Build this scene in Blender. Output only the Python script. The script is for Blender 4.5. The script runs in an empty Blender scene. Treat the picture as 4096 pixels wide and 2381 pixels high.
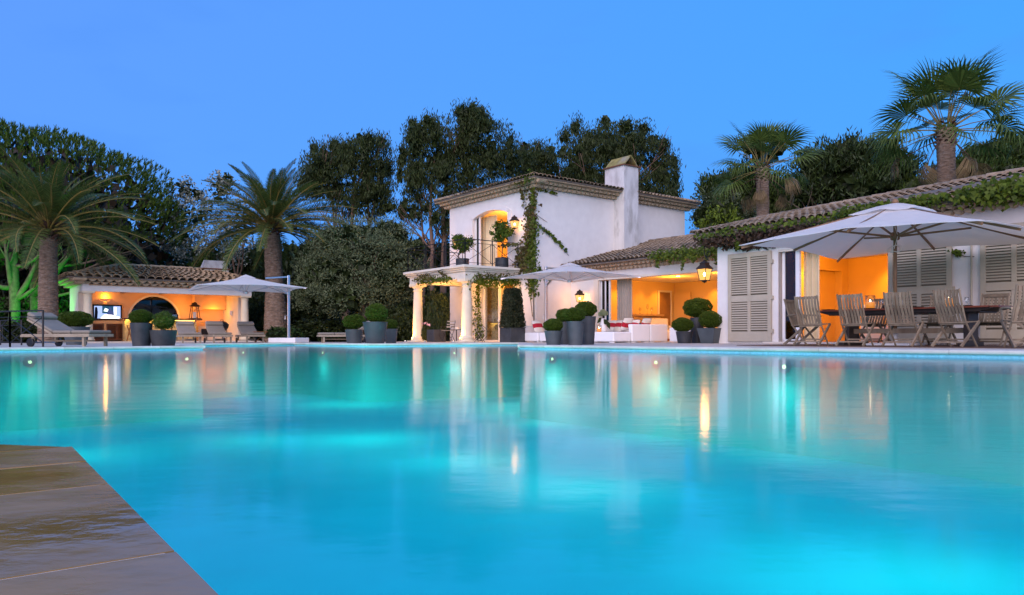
import bpy, bmesh, math, random
import numpy as np
from mathutils import Vector, Matrix, Euler
from mathutils.geometry import tessellate_polygon
random.seed(7); rng = np.random.default_rng(7)
scene = bpy.context.scene
COL = scene.collection
R = math.radians
PI = math.pi

# ------------------------------------------------------------------ camera
CAMZ = .22; F = 3000.0; CX = 2048.0; HY = 1346.0; ROLL = .0026
cam = bpy.data.cameras.new('camera'); camo = bpy.data.objects.new('camera', cam); COL.objects.link(camo)
cam.sensor_width = 36; cam.lens = 36*F/4096; cam.shift_y = (HY-1190.5)/4096; cam.clip_start = .05; cam.clip_end = 3000
camo.matrix_world = Matrix.Translation((0, 0, CAMZ)) @ Matrix.Rotation(R(90), 4, 'X') @ Matrix.Rotation(-math.atan(ROLL), 4, 'Z')
scene.camera = camo
scene.render.resolution_x = 1024; scene.render.resolution_y = 595
# ------------------------------------------------------------------ dusk sky
world = bpy.data.worlds.new('World'); scene.world = world; world.use_nodes = True
wn = world.node_tree.nodes; wl = world.node_tree.links; wn.clear()
SUN_EL = R(22); SUN_AZ = R(196)       # afterglow behind the camera, a little to the left
sky = wn.new('ShaderNodeTexSky'); sky.sky_type = 'NISHITA'; sky.sun_disc = False
sky.sun_elevation = R(6); sky.sun_rotation = SUN_AZ; sky.ozone_density = 6; sky.air_density = 1.0; sky.dust_density = .3
tint = wn.new('ShaderNodeMixRGB'); tint.blend_type = 'MULTIPLY'; tint.inputs[0].default_value = 1
tint.inputs[2].default_value = (.42, .95, 1.5, 1)
flat = wn.new('ShaderNodeMixRGB'); flat.inputs[0].default_value = .8
flat.inputs[2].default_value = (.78, 3.95, 10.6, 1)
wtc = wn.new('ShaderNodeTexCoord'); wsep = wn.new('ShaderNodeSeparateXYZ'); wl.new(wtc.outputs['Generated'], wsep.inputs[0])
wr = wn.new('ShaderNodeMapRange'); wr.inputs[1].default_value = -.7; wr.inputs[2].default_value = .7; wl.new(wsep.outputs['X'], wr.inputs[0])
side = wn.new('ShaderNodeMixRGB'); side.inputs[1].default_value = (1.45, 3.6, 10.8, 1); side.inputs[2].default_value = (.62, 4.15, 10.6, 1); wl.new(wr.outputs[0], side.inputs[0])
wz = wn.new('ShaderNodeMapRange'); wz.inputs[1].default_value = .0; wz.inputs[2].default_value = .45; wz.inputs[3].default_value = .55; wz.inputs[4].default_value = 0; wl.new(wsep.outputs['Z'], wz.inputs[0])
low = wn.new('ShaderNodeMixRGB'); low.inputs[2].default_value = (1.35, 4.6, 11.0, 1); wl.new(wz.outputs[0], low.inputs[0]); wl.new(side.outputs[0], low.inputs[1])
wmap = wn.new('ShaderNodeMapping'); wmap.inputs['Scale'].default_value = (2.2, 2.2, 7); wmap.inputs['Rotation'].default_value = (0, .5, 0); wl.new(wtc.outputs['Generated'], wmap.inputs[0])
wno = wn.new('ShaderNodeTexNoise'); wno.inputs['Scale'].default_value = 1.6; wno.inputs['Detail'].default_value = 6; wl.new(wmap.outputs[0], wno.inputs['Vector'])
wcl = wn.new('ShaderNodeMapRange'); wcl.inputs[1].default_value = .52; wcl.inputs[2].default_value = .75; wcl.inputs[3].default_value = 0; wcl.inputs[4].default_value = .6; wl.new(wno.outputs['Fac'], wcl.inputs[0])
wisp = wn.new('ShaderNodeMixRGB'); wisp.inputs[2].default_value = (1.0, 3.3, 9.2, 1); wl.new(wcl.outputs[0], wisp.inputs[0]); wl.new(low.outputs[0], wisp.inputs[1])
wl.new(wisp.outputs[0], flat.inputs[2])
bg = wn.new('ShaderNodeBackground'); bg.inputs[1].default_value = .11
wo = wn.new('ShaderNodeOutputWorld')
wl.new(sky.outputs[0], tint.inputs[1]); wl.new(tint.outputs[0], flat.inputs[1])
wl.new(flat.outputs[0], bg.inputs[0]); wl.new(bg.outputs[0], wo.inputs[0])
sl = bpy.data.lights.new('sun', 'SUN'); sl.energy = 4.1; sl.angle = R(70); sl.color = (1.0, .79, .78)
so = bpy.data.objects.new('sun', sl); COL.objects.link(so)
sd = Vector((math.sin(SUN_AZ)*math.cos(SUN_EL), math.cos(SUN_AZ)*math.cos(SUN_EL), math.sin(SUN_EL)))
so.rotation_euler = sd.to_track_quat('Z', 'Y').to_euler(); so.location = (0, -20, 30)
scene.view_settings.view_transform = 'Standard'; scene.view_settings.look = 'None'
scene.view_settings.exposure = 0; scene.view_settings.gamma = 1
scene.render.engine = 'CYCLES'
cy = scene.cycles
cy.caustics_reflective = False; cy.caustics_refractive = False
cy.max_bounces = 7; cy.diffuse_bounces = 3; cy.glossy_bounces = 3; cy.transmission_bounces = 5; cy.transparent_max_bounces = 8
cy.sample_clamp_indirect = 4

# ------------------------------------------------------------------ pixel helpers (photo pixels -> metres)
def yh(px): return HY + (CX-px)*ROLL
def PX(px, Y): return (px-CX)/F*Y
def PZ(px, py, Y): return CAMZ + (yh(px)-py)/F*Y
def P3(px, py, Y): return Vector((PX(px, Y), Y, PZ(px, py, Y)))
# house frame: a runs along the facades towards the right, b runs back into the house
H0 = Vector((.96, 29.5, 0)); TH = -R(52); EA = Vector((math.cos(TH), math.sin(TH), 0)); EB = Vector((-math.sin(TH), math.cos(TH), 0))
def L(a, b, z=0): return H0 + EA*a + EB*b + Vector((0, 0, z))
def ab(px, Y):
    d = Vector((PX(px, Y), Y, 0)) - H0
    return d.dot(EA), d.dot(EB)

# ------------------------------------------------------------------ mesh builder
class MB:
    def __init__(s): s.v = []; s.f = []
    def add(s, vs, fs):
        o = len(s.v); s.v += [tuple(p) for p in vs]; s.f += [tuple(i+o for i in f) for f in fs]; return s
    def box(s, x0, x1, y0, y1, z0, z1):
        return s.add([(x0,y0,z0),(x1,y0,z0),(x1,y1,z0),(x0,y1,z0),(x0,y0,z1),(x1,y0,z1),(x1,y1,z1),(x0,y1,z1)],
                     [(0,3,2,1),(4,5,6,7),(0,1,5,4),(1,2,6,5),(2,3,7,6),(3,0,4,7)])
    def beam(s, p, q, w, h, up=(0,0,1)):
        p = Vector(p); q = Vector(q); d = (q-p).normalized(); u = Vector(up)
        x = d.cross(u)
        if x.length < 1e-4: x = d.cross(Vector((1,0,0)))
        x.normalize(); y = x.cross(d).normalized()
        vs = [c + x*(i*w/2) + y*(j*h/2) for c in (p, q) for i, j in ((-1,-1),(1,-1),(1,1),(-1,1))]
        return s.add(vs, [(0,1,2,3),(7,6,5,4),(0,4,5,1),(1,5,6,2),(2,6,7,3),(3,7,4,0)])
    def tube(s, pts, r, n=8, cap=True):
        pts = [Vector(p) for p in pts]
        rs = r if isinstance(r, (list, tuple)) else [r]*len(pts)
        o = len(s.v); k = len(pts)
        ref = Vector((0,0,1))
        for i, p in enumerate(pts):
            d = (pts[min(i+1,k-1)]-pts[max(i-1,0)]).normalized()
            x = d.cross(ref)
            if x.length < .05: x = d.cross(Vector((0,1,0)))
            x.normalize(); y = d.cross(x)
            for j in range(n):
                a = 2*PI*j/n; s.v.append(tuple(p + (x*math.cos(a)+y*math.sin(a))*rs[i]))
        for i in range(k-1):
            for j in range(n):
                s.f.append((o+i*n+j, o+i*n+(j+1)%n, o+(i+1)*n+(j+1)%n, o+(i+1)*n+j))
        if cap: s.f.append(tuple(o+j for j in range(n))[::-1]); s.f.append(tuple(o+(k-1)*n+j for j in range(n)))
        return s
    def lathe(s, prof, n=24, c=(0,0,0), sq=False):
        o = len(s.v); k = len(prof)
        if sq: n = 4
        for r, z in prof:
            for j in range(n):
                a = 2*PI*(j+(.5 if sq else 0))/n; s.v.append((c[0]+r*math.cos(a), c[1]+r*math.sin(a), c[2]+z))
        for i in range(k-1):
            for j in range(n): s.f.append((o+i*n+j, o+i*n+(j+1)%n, o+(i+1)*n+(j+1)%n, o+(i+1)*n+j))
        if prof[0][0] > 1e-3: s.f.append(tuple(o+j for j in range(n))[::-1])
        if prof[-1][0] > 1e-3: s.f.append(tuple(o+(k-1)*n+j for j in range(n)))
        return s
    def prism(s, poly, z0, z1):          # poly of (x,y)
        n = len(poly)
        return s.add([(x,y,z0) for x,y in poly]+[(x,y,z1) for x,y in poly],
                     [tuple(range(n))[::-1], tuple(range(n,2*n))]+[(i,(i+1)%n,(i+1)%n+n,i+n) for i in range(n)])
    def prism_y(s, poly, y0, y1):        # poly of (x,z), extruded along y
        n = len(poly)
        return s.add([(x,y0,z) for x,z in poly]+[(x,y1,z) for x,z in poly],
                     [tuple(range(n)), tuple(range(n,2*n))[::-1]]+[(i,i+n,(i+1)%n+n,(i+1)%n) for i in range(n)])
    def prism_x(s, poly, x0, x1):        # poly of (y,z)
        n = len(poly)
        return s.add([(x0,y,z) for y,z in poly]+[(x1,y,z) for y,z in poly],
                     [tuple(range(n))[::-1], tuple(range(n,2*n))]+[(i,(i+1)%n,(i+1)%n+n,i+n) for i in range(n)])
    def xform(s, m):
        s.v = [tuple(m @ Vector(p)) for p in s.v]; return s
    def mesh(s, name, smooth=False):
        me = bpy.data.meshes.new(name); me.from_pydata(s.v, [], s.f)
        if smooth: me.polygons.foreach_set('use_smooth', [True]*len(me.polygons))
        me.update(); return me
    def build(s, name, mat, parent=None, loc=(0,0,0), rot=(0,0,0), smooth=False, bevel=0, segs=2):
        me = s.mesh(name, smooth); o = bpy.data.objects.new(name, me); COL.objects.link(o)
        if mat: me.materials.append(mat)
        o.location = loc; o.rotation_euler = rot; o.parent = parent
        if bevel:
            m = o.modifiers.new('b', 'BEVEL'); m.width = bevel; m.segments = segs; m.limit_method = 'ANGLE'; m.angle_limit = R(35)
        return o
def mesh_np(name, V, Fc, mat, parent=None, loc=(0,0,0), smooth=False):
    V = np.ascontiguousarray(V, np.float32); Fc = np.ascontiguousarray(Fc, np.int32)
    k = Fc.shape[1]; me = bpy.data.meshes.new(name)
    me.vertices.add(len(V)); me.vertices.foreach_set('co', V.ravel())
    me.loops.add(Fc.size); me.loops.foreach_set('vertex_index', Fc.ravel())
    me.polygons.add(len(Fc)); me.polygons.foreach_set('loop_start', np.arange(0, Fc.size, k, dtype=np.int32))
    if smooth: me.polygons.foreach_set('use_smooth', np.ones(len(Fc), bool))
    me.update(calc_edges=True)
    if mat: me.materials.append(mat)
    o = bpy.data.objects.new(name, me); COL.objects.link(o); o.parent = parent; o.location = loc
    return o
def inst(name, me, parent=None, loc=(0,0,0), rot=(0,0,0), scale=(1,1,1), mat4=None):
    o = bpy.data.objects.new(name, me); COL.objects.link(o); o.parent = parent
    if mat4 is not None: o.matrix_local = mat4
    else: o.location = loc; o.rotation_euler = rot; o.scale = scale
    return o
def tag(o, label=None, cat=None, group=None, kind=None):
    if label: o['label'] = label
    if cat: o['category'] = cat
    if group: o['group'] = group
    if kind: o['kind'] = kind
    return o
def thing(name, label, cat, loc=(0,0,0), rotz=0, group=None):
    o = bpy.data.objects.new(name, None); COL.objects.link(o); o.empty_display_size = .2
    o.location = loc; o.rotation_euler = (0,0,rotz)
    return tag(o, label, cat, group)
def copy_tree(o, parent=None):
    c = o.copy(); COL.objects.link(c); c.parent = parent
    for ch in o.children: copy_tree(ch, c)
    return c
def dup(root, label, loc, rotz, group=None, scale=None):
    c = copy_tree(root); c['label'] = label; c.location = loc; c.rotation_euler = (0,0,rotz)
    if group: c['group'] = group
    if scale: c.scale = scale
    return c

# ------------------------------------------------------------------ materials
def _n(nt, t, **kw):
    n = nt.nodes.new(t)
    for k, v in kw.items(): setattr(n, k, v)
    return n
def M(name, col, rough=.6, var=.15, scale=6, bump=0, bscale=60, metal=0, spec=.4, rand=0, stretch=None, stain=None, stain_s=.7, stain_w=.5, coat=0, rvar=0):
    m = bpy.data.materials.new(name); m.use_nodes = True; nt = m.node_tree; nt.nodes.clear()
    out = _n(nt, 'ShaderNodeOutputMaterial'); b = _n(nt, 'ShaderNodeBsdfPrincipled'); lk = nt.links.new
    lk(b.outputs[0], out.inputs[0])
    b.inputs['Roughness'].default_value = rough; b.inputs['Metallic'].default_value = metal
    b.inputs['Specular IOR Level'].default_value = spec; b.inputs['Coat Weight'].default_value = coat
    tc = _n(nt, 'ShaderNodeTexCoord'); src = tc.outputs['Object']
    if stretch:
        mp = _n(nt, 'ShaderNodeMapping'); mp.inputs['Scale'].default_value = stretch; lk(src, mp.inputs[0]); src = mp.outputs[0]
    no = _n(nt, 'ShaderNodeTexNoise'); no.inputs['Scale'].default_value = scale; no.inputs['Detail'].default_value = 5; lk(src, no.inputs['Vector'])
    if rand:
        oi = _n(nt, 'ShaderNodeObjectInfo'); ad = _n(nt, 'ShaderNodeVectorMath', operation='ADD'); mu = _n(nt, 'ShaderNodeMath', operation='MULTIPLY')
        mu.inputs[1].default_value = 37; lk(oi.outputs['Random'], mu.inputs[0]); lk(src, ad.inputs[0]); lk(mu.outputs[0], ad.inputs[1]); lk(ad.outputs[0], no.inputs['Vector'])
    rp = _n(nt, 'ShaderNodeMapRange'); rp.inputs['From Min'].default_value = .3; rp.inputs['From Max'].default_value = .7
    rp.inputs['To Min'].default_value = 1-var; rp.inputs['To Max'].default_value = 1+var; lk(no.outputs['Fac'], rp.inputs[0])
    val = rp.outputs[0]
    if rand:
        r2 = _n(nt, 'ShaderNodeMapRange'); r2.inputs['To Min'].default_value = 1-rand; r2.inputs['To Max'].default_value = 1+rand; lk(oi.outputs['Random'], r2.inputs[0])
        mm = _n(nt, 'ShaderNodeMath', operation='MULTIPLY'); lk(val, mm.inputs[0]); lk(r2.outputs[0], mm.inputs[1]); val = mm.outputs[0]
    vm = _n(nt, 'ShaderNodeVectorMath', operation='SCALE'); vm.inputs[0].default_value = col; lk(val, vm.inputs['Scale']); c = vm.outputs[0]
    if stain:
        n2 = _n(nt, 'ShaderNodeTexNoise'); n2.inputs['Scale'].default_value = stain_s; n2.inputs['Detail'].default_value = 6; n2.inputs['Roughness'].default_value = .65; lk(src, n2.inputs['Vector'])
        if rand: lk(ad.outputs[0], n2.inputs['Vector'])
        r3 = _n(nt, 'ShaderNodeMapRange'); r3.inputs['From Min'].default_value = .48; r3.inputs['From Max'].default_value = .68; r3.inputs['To Max'].default_value = stain_w; lk(n2.outputs['Fac'], r3.inputs[0])
        mx = _n(nt, 'ShaderNodeMixRGB'); mx.inputs[2].default_value = (*stain, 1); lk(r3.outputs[0], mx.inputs[0]); lk(c, mx.inputs[1]); c = mx.outputs[0]
    lk(c, b.inputs['Base Color'])
    if rvar:
        r4 = _n(nt, 'ShaderNodeMapRange'); r4.inputs['From Min'].default_value = .35; r4.inputs['From Max'].default_value = .65
        r4.inputs['To Min'].default_value = max(.02, rough-rvar); r4.inputs['To Max'].default_value = rough+rvar; lk(no.outputs['Fac'], r4.inputs[0]); lk(r4.outputs[0], b.inputs['Roughness'])
    if bump:
        n3 = _n(nt, 'ShaderNodeTexNoise'); n3.inputs['Scale'].default_value = bscale; n3.inputs['Detail'].default_value = 4; lk(src, n3.inputs['Vector'])
        bp = _n(nt, 'ShaderNodeBump'); bp.inputs['Strength'].default_value = bump; bp.inputs['Distance'].default_value = .02; lk(n3.outputs['Fac'], bp.inputs['Height']); lk(bp.outputs[0], b.inputs['Normal'])
    return m
def LEAF(name, dark, light, trans=.25, rough=.55, third=None):
    m = bpy.data.materials.new(name); m.use_nodes = True; nt = m.node_tree; nt.nodes.clear(); lk = nt.links.new
    out = _n(nt, 'ShaderNodeOutputMaterial'); b = _n(nt, 'ShaderNodeBsdfPrincipled'); b.inputs['Roughness'].default_value = rough; b.inputs['Specular IOR Level'].default_value = .25
    g = _n(nt, 'ShaderNodeNewGeometry'); cr = _n(nt, 'ShaderNodeValToRGB'); lk(g.outputs['Random Per Island'], cr.inputs[0])
    cr.color_ramp.elements[0].color = (*dark, 1); cr.color_ramp.elements[1].color = (*light, 1)
    if third: e = cr.color_ramp.elements.new(.9); e.color = (*third, 1); cr.color_ramp.elements[1].position = .8; 
    tr = _n(nt, 'ShaderNodeBsdfTranslucent'); mx = _n(nt, 'ShaderNodeMixShader'); mx.inputs[0].default_value = trans
    lk(cr.outputs[0], b.inputs['Base Color']); lk(cr.outputs[0], tr.inputs[0]); lk(b.outputs[0], mx.inputs[1]); lk(tr.outputs[0], mx.inputs[2]); lk(mx.outputs[0], out.inputs[0])
    return m
def EMIT(name, col, s):
    m = bpy.data.materials.new(name); m.use_nodes = True; nt = m.node_tree; nt.nodes.clear()
    out = _n(nt, 'ShaderNodeOutputMaterial'); e = _n(nt, 'ShaderNodeEmission'); e.inputs[0].default_value = (*col, 1); e.inputs[1].default_value = s
    nt.links.new(e.outputs[0], out.inputs[0]); return m
def GLASS(name, tintc=(.9,.95,.95), refl=.25, rough=.02):
    m = bpy.data.materials.new(name); m.use_nodes = True; nt = m.node_tree; nt.nodes.clear(); lk = nt.links.new
    out = _n(nt, 'ShaderNodeOutputMaterial'); t = _n(nt, 'ShaderNodeBsdfTransparent'); t.inputs[0].default_value = (*tintc, 1)
    g = _n(nt, 'ShaderNodeBsdfGlossy'); g.inputs['Roughness'].default_value = rough; fr = _n(nt, 'ShaderNodeFresnel'); fr.inputs[0].default_value = 1.5
    mu = _n(nt, 'ShaderNodeMath', operation='ADD', use_clamp=True); mu.inputs[1].default_value = refl*.3; mu2 = _n(nt, 'ShaderNodeMath', operation='MULTIPLY'); mu2.inputs[1].default_value = .6; lk(fr.outputs[0], mu2.inputs[0]); lk(mu2.outputs[0], mu.inputs[0])
    mx = _n(nt, 'ShaderNodeMixShader'); lk(mu.outputs[0], mx.inputs[0]); lk(t.outputs[0], mx.inputs[1]); lk(g.outputs[0], mx.inputs[2]); lk(mx.outputs[0], out.inputs[0])
    return m
def point(name, loc, e, col, r=.05, parent=None):
    l = bpy.data.lights.new(name, 'POINT'); l.energy = e*(1.35 if 'lamp' in name else 1); l.color = col; l.shadow_soft_size = r
    o = bpy.data.objects.new(name, l); COL.objects.link(o); o.location = loc; o.parent = parent
    if 'lamp' in name or 'strip' in name or 'glow' in name: o.visible_glossy = False     # hidden room fittings and added glow points
    return o
def spot(name, loc, target, e, col, ang=60, r=.03, blend=.6, parent=None):
    l = bpy.data.lights.new(name, 'SPOT'); l.energy = e*(1.5 if 'lamp' in name else 1); l.color = col; l.shadow_soft_size = r; l.spot_size = R(ang); l.spot_blend = blend
    o = bpy.data.objects.new(name, l); COL.objects.link(o); o.location = loc; o.parent = parent
    o.rotation_euler = (Vector(loc)-Vector(target)).to_track_quat('Z', 'Y').to_euler()
    if 'lamp' in name: o.visible_glossy = False
    return o

WARM = (1.0, .50, .13); ORANGE = (1.0, .37, .028)
m_stucco = M('white_stucco', (.74,.71,.67), .9, .04, 3, .35, 90, stain=(.58,.52,.44), stain_s=.5, stain_w=.2)
m_stucco_warm = M('cream_stucco', (.72,.66,.56), .9, .05, 3, .3, 90)
m_peach = M('peach_render', (.74,.47,.26), .9, .06, 2, .2, 60)
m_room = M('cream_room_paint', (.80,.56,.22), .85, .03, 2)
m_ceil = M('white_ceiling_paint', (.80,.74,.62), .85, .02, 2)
m_chim = M('weathered_chimney_render', (.60,.59,.57), .9, .10, 2.5, .4, 50, stain=(.24,.22,.19), stain_s=1.6, stain_w=.75, stretch=(1,1,.35))
m_lime = M('pale_limestone', (.66,.60,.50), .8, .08, 5, .25, 80)
m_column = M('limestone_column', (.74,.63,.45), .8, .06, 4, .3, 120)
m_deck = M('pale_stone_paving', (.52,.46,.38), .65, .12, 1.5, .2, 30, stain=(.34,.30,.25), stain_s=.8, stain_w=.5, rvar=.15)
m_coping = M('stone_coping', (.56,.53,.47), .7, .12, 3, .35, 60, rand=.08, stain=(.38,.39,.28), stain_s=1.6, stain_w=.6)
m_slab = M('wet_travertine', (.30,.165,.045), .21, .20, 2.0, .10, 14, spec=.42, rand=.10, stretch=(1,1.4,1), stain=(.40,.225,.05), stain_s=3, stain_w=.5, rvar=.13)
m_grout = M('pale_grout', (.72,.70,.66), .6, .08, 20)
m_tile = M('clay_roof_tile', (.22,.158,.098), .9, .30, 14, .5, 60, rand=.5, stain=(.31,.29,.24), stain_s=9, stain_w=.65)
m_tile_pav = M('sandy_roof_tile', (.37,.25,.14), .9, .25, 10, .4, 50, rand=.34, stain=(.50,.40,.22), stain_s=6, stain_w=.55)
m_genoise = M('eave_clay', (.42,.32,.21), .9, .22, 9, .3, 60)
m_mortar = M('roof_mortar', (.13,.11,.09), .95, .2, 8)
m_iron = M('black_iron', (.02,.02,.022), .45, .1, 10, metal=.4)
m_alu = M('brushed_aluminium', (.62,.63,.66), .3, .05, 10, metal=1)
m_white = M('white_paint', (.78,.78,.78), .5, .03, 4)
m_shut = M('grey_taupe_shutter_paint', (.43,.38,.285), .6, .06, 5, .06, 40, stain=(.38,.31,.2), stain_s=2, stain_w=.4)
m_shutback = M('shutter_shadow_board', (.15,.125,.085), .8, .05, 5)  # backing colour darkened to stand for shade in the gaps between slats
m_canvas = M('white_canvas', (.88,.86,.83), .85, .03, 3, .1, 160)
def make_translucent(m, f):
    nt = m.node_tree; b = [n for n in nt.nodes if n.type == 'BSDF_PRINCIPLED'][0]; o = [n for n in nt.nodes if n.type == 'OUTPUT_MATERIAL'][0]
    t = _n(nt, 'ShaderNodeBsdfTranslucent'); t.inputs[0].default_value = (.9,.85,.78,1); mx = _n(nt, 'ShaderNodeMixShader'); mx.inputs[0].default_value = f
    nt.links.new(b.outputs[0], mx.inputs[1]); nt.links.new(t.outputs[0], mx.inputs[2]); nt.links.new(mx.outputs[0], o.inputs[0])
make_translucent(m_canvas, .52)
m_teak_grey = M('weathered_teak', (.235,.185,.125), .8, .28, 9, .3, 40, rand=.22, stretch=(1,1,.22), stain=(.16,.10,.06), stain_s=3, stain_w=.6)
m_teak_l = M('silvery_teak', (.32,.26,.185), .8, .2, 12, .25, 50, rand=.1, stretch=(.25,1,1))
m_teak = M('oiled_teak', (.28,.11,.035), .5, .25, 6, .15, 40, stretch=(.3,1,1))
m_brown = M('brown_wood', (.16,.065,.028), .5, .25, 6, .15, 40, stretch=(.3,1,1))
m_dark = M('dark_wood', (.035,.025,.02), .5, .2, 6)
m_umbwood = M('umbrella_hardwood', (.20,.11,.05), .45, .15, 8, .1, 50)
m_cush = M('taupe_lounger_cushion', (.25,.215,.17), .9, .06, 5, .2, 220)
m_sofa = M('white_sofa_vinyl', (.80,.80,.80), .55, .02, 3, .03, 20)
m_cream = M('cream_fabric', (.74,.70,.62), .9, .04, 8, .15, 150)
m_red = M('crimson_stripe_fabric', (.42,.012,.03), .9, .06, 8, .15, 150)
m_pot = M('charcoal_planter', (.030,.034,.038), .5, .25, 4, .15, 40, stain=(.075,.08,.082), stain_s=1.5, stain_w=.5, rand=.2)
m_zinc = M('blue_grey_planter', (.052,.064,.070), .5, .2, 3, .12, 40, stain=(.10,.115,.12), stain_s=1.2, stain_w=.5, rand=.15)
m_soil = M('soil', (.03,.022,.016), .95, .3, 20)
m_ground = M('garden_soil', (.035,.033,.022), .95, .4, .8, .5, 4, stain=(.03,.05,.015), stain_s=.3, stain_w=.8)
m_trunkpalm = M('palm_bark', (.21,.145,.10), .95, .35, 7, .9, 22, stretch=(1,1,3.0), stain=(.33,.27,.22), stain_s=5, stain_w=.6)
m_boot = M('palm_boots', (.085,.045,.03), .9, .3, 9)
m_bark = M('pine_bark', (.085,.065,.042), .95, .35, 6, .9, 18)
m_bark_e = M('eucalyptus_bark', (.17,.105,.07), .9, .35, 4, .4, 18, stretch=(1,1,.3))
m_glass = GLASS('clear_glass')
m_winglass = GLASS('window_glass', (.10,.11,.11), .1)
m_black = M('black_plastic', (.012,.012,.013), .35, .05, 10)
m_lampon = EMIT('lit_lantern_glass', (1.0,.55,.16), 9)
m_flame = EMIT('lamp_bulb', (1.0,.78,.42), 60)
m_downl = EMIT('downlight_glow', (1.0,.80,.45), 12)
m_lant = M('verdigris_lantern_metal', (.05,.035,.025), .6, .2, 12, metal=.5)
# ------------------------------------------------------------------ pool, terrace, ground
WZ = -.09
N1 = Vector((-1.217, 2.047)); nd = Vector((.869, -1.19)).normalized()
POOL = [(-7.5,18.2), (-10.3,23.6), (-7.7,26.5), (-4.4,22.6), (.25,24.7), (.19,18.2)]
c = L(24, -7.66); POOL.append((c.x, c.y))
c2 = L(24, -22); POOL.append((c2.x, c2.y)); POOL += [(6, -6)]
n_end = N1 + nd*5; POOL += [(n_end.x, n_end.y), (N1.x, N1.y), (-9.5, 4.02), (-17.5, 10.4)]
def sheet(name, outer, holes, z, mat):
    polys = [[Vector((x,y,z)) for x,y in p] for p in [outer]+holes]
    tris = tessellate_polygon(polys); vs = [v for p in polys for v in p]
    me = bpy.data.meshes.new(name); me.from_pydata([tuple(v) for v in vs], [], [tuple(t) for t in tris])
    bm = bmesh.new(); bm.from_mesh(me); bmesh.ops.recalc_face_normals(bm, faces=bm.faces)
    if sum(f.normal.z for f in bm.faces) < 0: bmesh.ops.reverse_faces(bm, faces=bm.faces)
    bm.to_mesh(me); bm.free(); me.materials.append(mat)
    o = bpy.data.objects.new(name, me); COL.objects.link(o); tag(o, kind='structure'); return o
TER = [(p.x, p.y) for p in (L(-6.4,12), L(-6.4,-5.6), L(-19,-5.6), L(-19,-45), L(40,-45), L(40,12))]
HOLE = POOL[:9]+[(-9.5,-6),(-9.5,4.02),(-17.5,10.4)]
sheet('terrace', TER, [HOLE], 0, m_deck)
sheet('ground', [(-900,-500),(900,-500),(900,1500),(-900,1500)], [TER], -.012, m_ground)
def water_mat():
    m = bpy.data.materials.new('pool_water'); m.use_nodes = True; nt = m.node_tree; nt.nodes.clear(); lk = nt.links.new
    out = _n(nt, 'ShaderNodeOutputMaterial'); rf = _n(nt, 'ShaderNodeBsdfRefraction'); gl = _n(nt, 'ShaderNodeBsdfGlossy'); fr = _n(nt, 'ShaderNodeFresnel')
    rf.inputs['Color'].default_value = (.5,.95,1,1); rf.inputs['IOR'].default_value = 1.33; rf.inputs['Roughness'].default_value = .12
    gl.inputs['Roughness'].default_value = .10; gl.inputs['Color'].default_value = (.88,.88,.94,1); fr.inputs[0].default_value = 1.18
    tc = _n(nt, 'ShaderNodeTexCoord'); mp = _n(nt, 'ShaderNodeMapping'); lk(tc.outputs['Object'], mp.inputs[0]); mp.inputs['Scale'].default_value = (1,1.6,1)
    n1 = _n(nt, 'ShaderNodeTexNoise'); n1.inputs['Scale'].default_value = 2.2; n1.inputs['Detail'].default_value = 2; lk(mp.outputs[0], n1.inputs['Vector'])
    n2 = _n(nt, 'ShaderNodeTexNoise'); n2.inputs['Scale'].default_value = 13; n2.inputs['Detail'].default_value = 2; lk(mp.outputs[0], n2.inputs['Vector'])
    b1 = _n(nt, 'ShaderNodeBump'); b1.inputs['Strength'].default_value = 1; b1.inputs['Distance'].default_value = .0018; lk(n1.outputs['Fac'], b1.inputs['Height'])
    b2 = _n(nt, 'ShaderNodeBump'); b2.inputs['Strength'].default_value = 1; b2.inputs['Distance'].default_value = .0004; lk(n2.outputs['Fac'], b2.inputs['Height']); lk(b1.outputs[0], b2.inputs['Normal'])
    for nd_ in (gl, fr): lk(b2.outputs[0], nd_.inputs['Normal'])
    lk(b1.outputs[0], rf.inputs['Normal'])
    tp = _n(nt, 'ShaderNodeBsdfTransparent'); tp.inputs[0].default_value = (.35,.92,1,1); m0 = _n(nt, 'ShaderNodeMixShader'); m0.inputs[0].default_value = .94; lk(rf.outputs[0], m0.inputs[1]); lk(tp.outputs[0], m0.inputs[2])
    mx = _n(nt, 'ShaderNodeMixShader'); lk(fr.outputs[0], mx.inputs[0]); lk(m0.outputs[0], mx.inputs[1]); lk(gl.outputs[0], mx.inputs[2]); lk(mx.outputs[0], out.inputs[0])
    return m
sheet('pool_water', POOL, [], WZ, water_mat())
m_basin = M('turquoise_pool_plaster', (.010,.86,.74), .8, .10, .45, 0, stain=(.03,.92,.80), stain_s=.35, stain_w=.5)
m_mosaic = M('pale_blue_mosaic', (.22,.55,.66), .4, .15, 25)
sheet('pool_floor', POOL, [], -1.75, m_basin)
pw = MB(); band = MB(); pn = len(POOL)
area = sum(POOL[i][0]*POOL[(i+1)%pn][1]-POOL[(i+1)%pn][0]*POOL[i][1] for i in range(pn))
sgn = 1 if area > 0 else -1
for i in range(pn):
    p = Vector(POOL[i]); q = Vector(POOL[(i+1)%pn]); d = (q-p).normalized(); nin = Vector((-d.y, d.x))*sgn
    zt_ = -.02 if i not in (8,9,10) else -.088
    pw.add([(p.x,p.y,-1.75),(q.x,q.y,-1.75),(q.x,q.y,zt_),(p.x,p.y,zt_)], [(0,1,2,3)])
    a_ = p+nin*.004; b_ = q+nin*.004
    band.add([(a_.x,a_.y,-.30),(b_.x,b_.y,-.30),(b_.x,b_.y,min(-.03,zt_-.004)),(a_.x,a_.y,min(-.03,zt_-.004))], [(0,1,2,3)])
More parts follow.
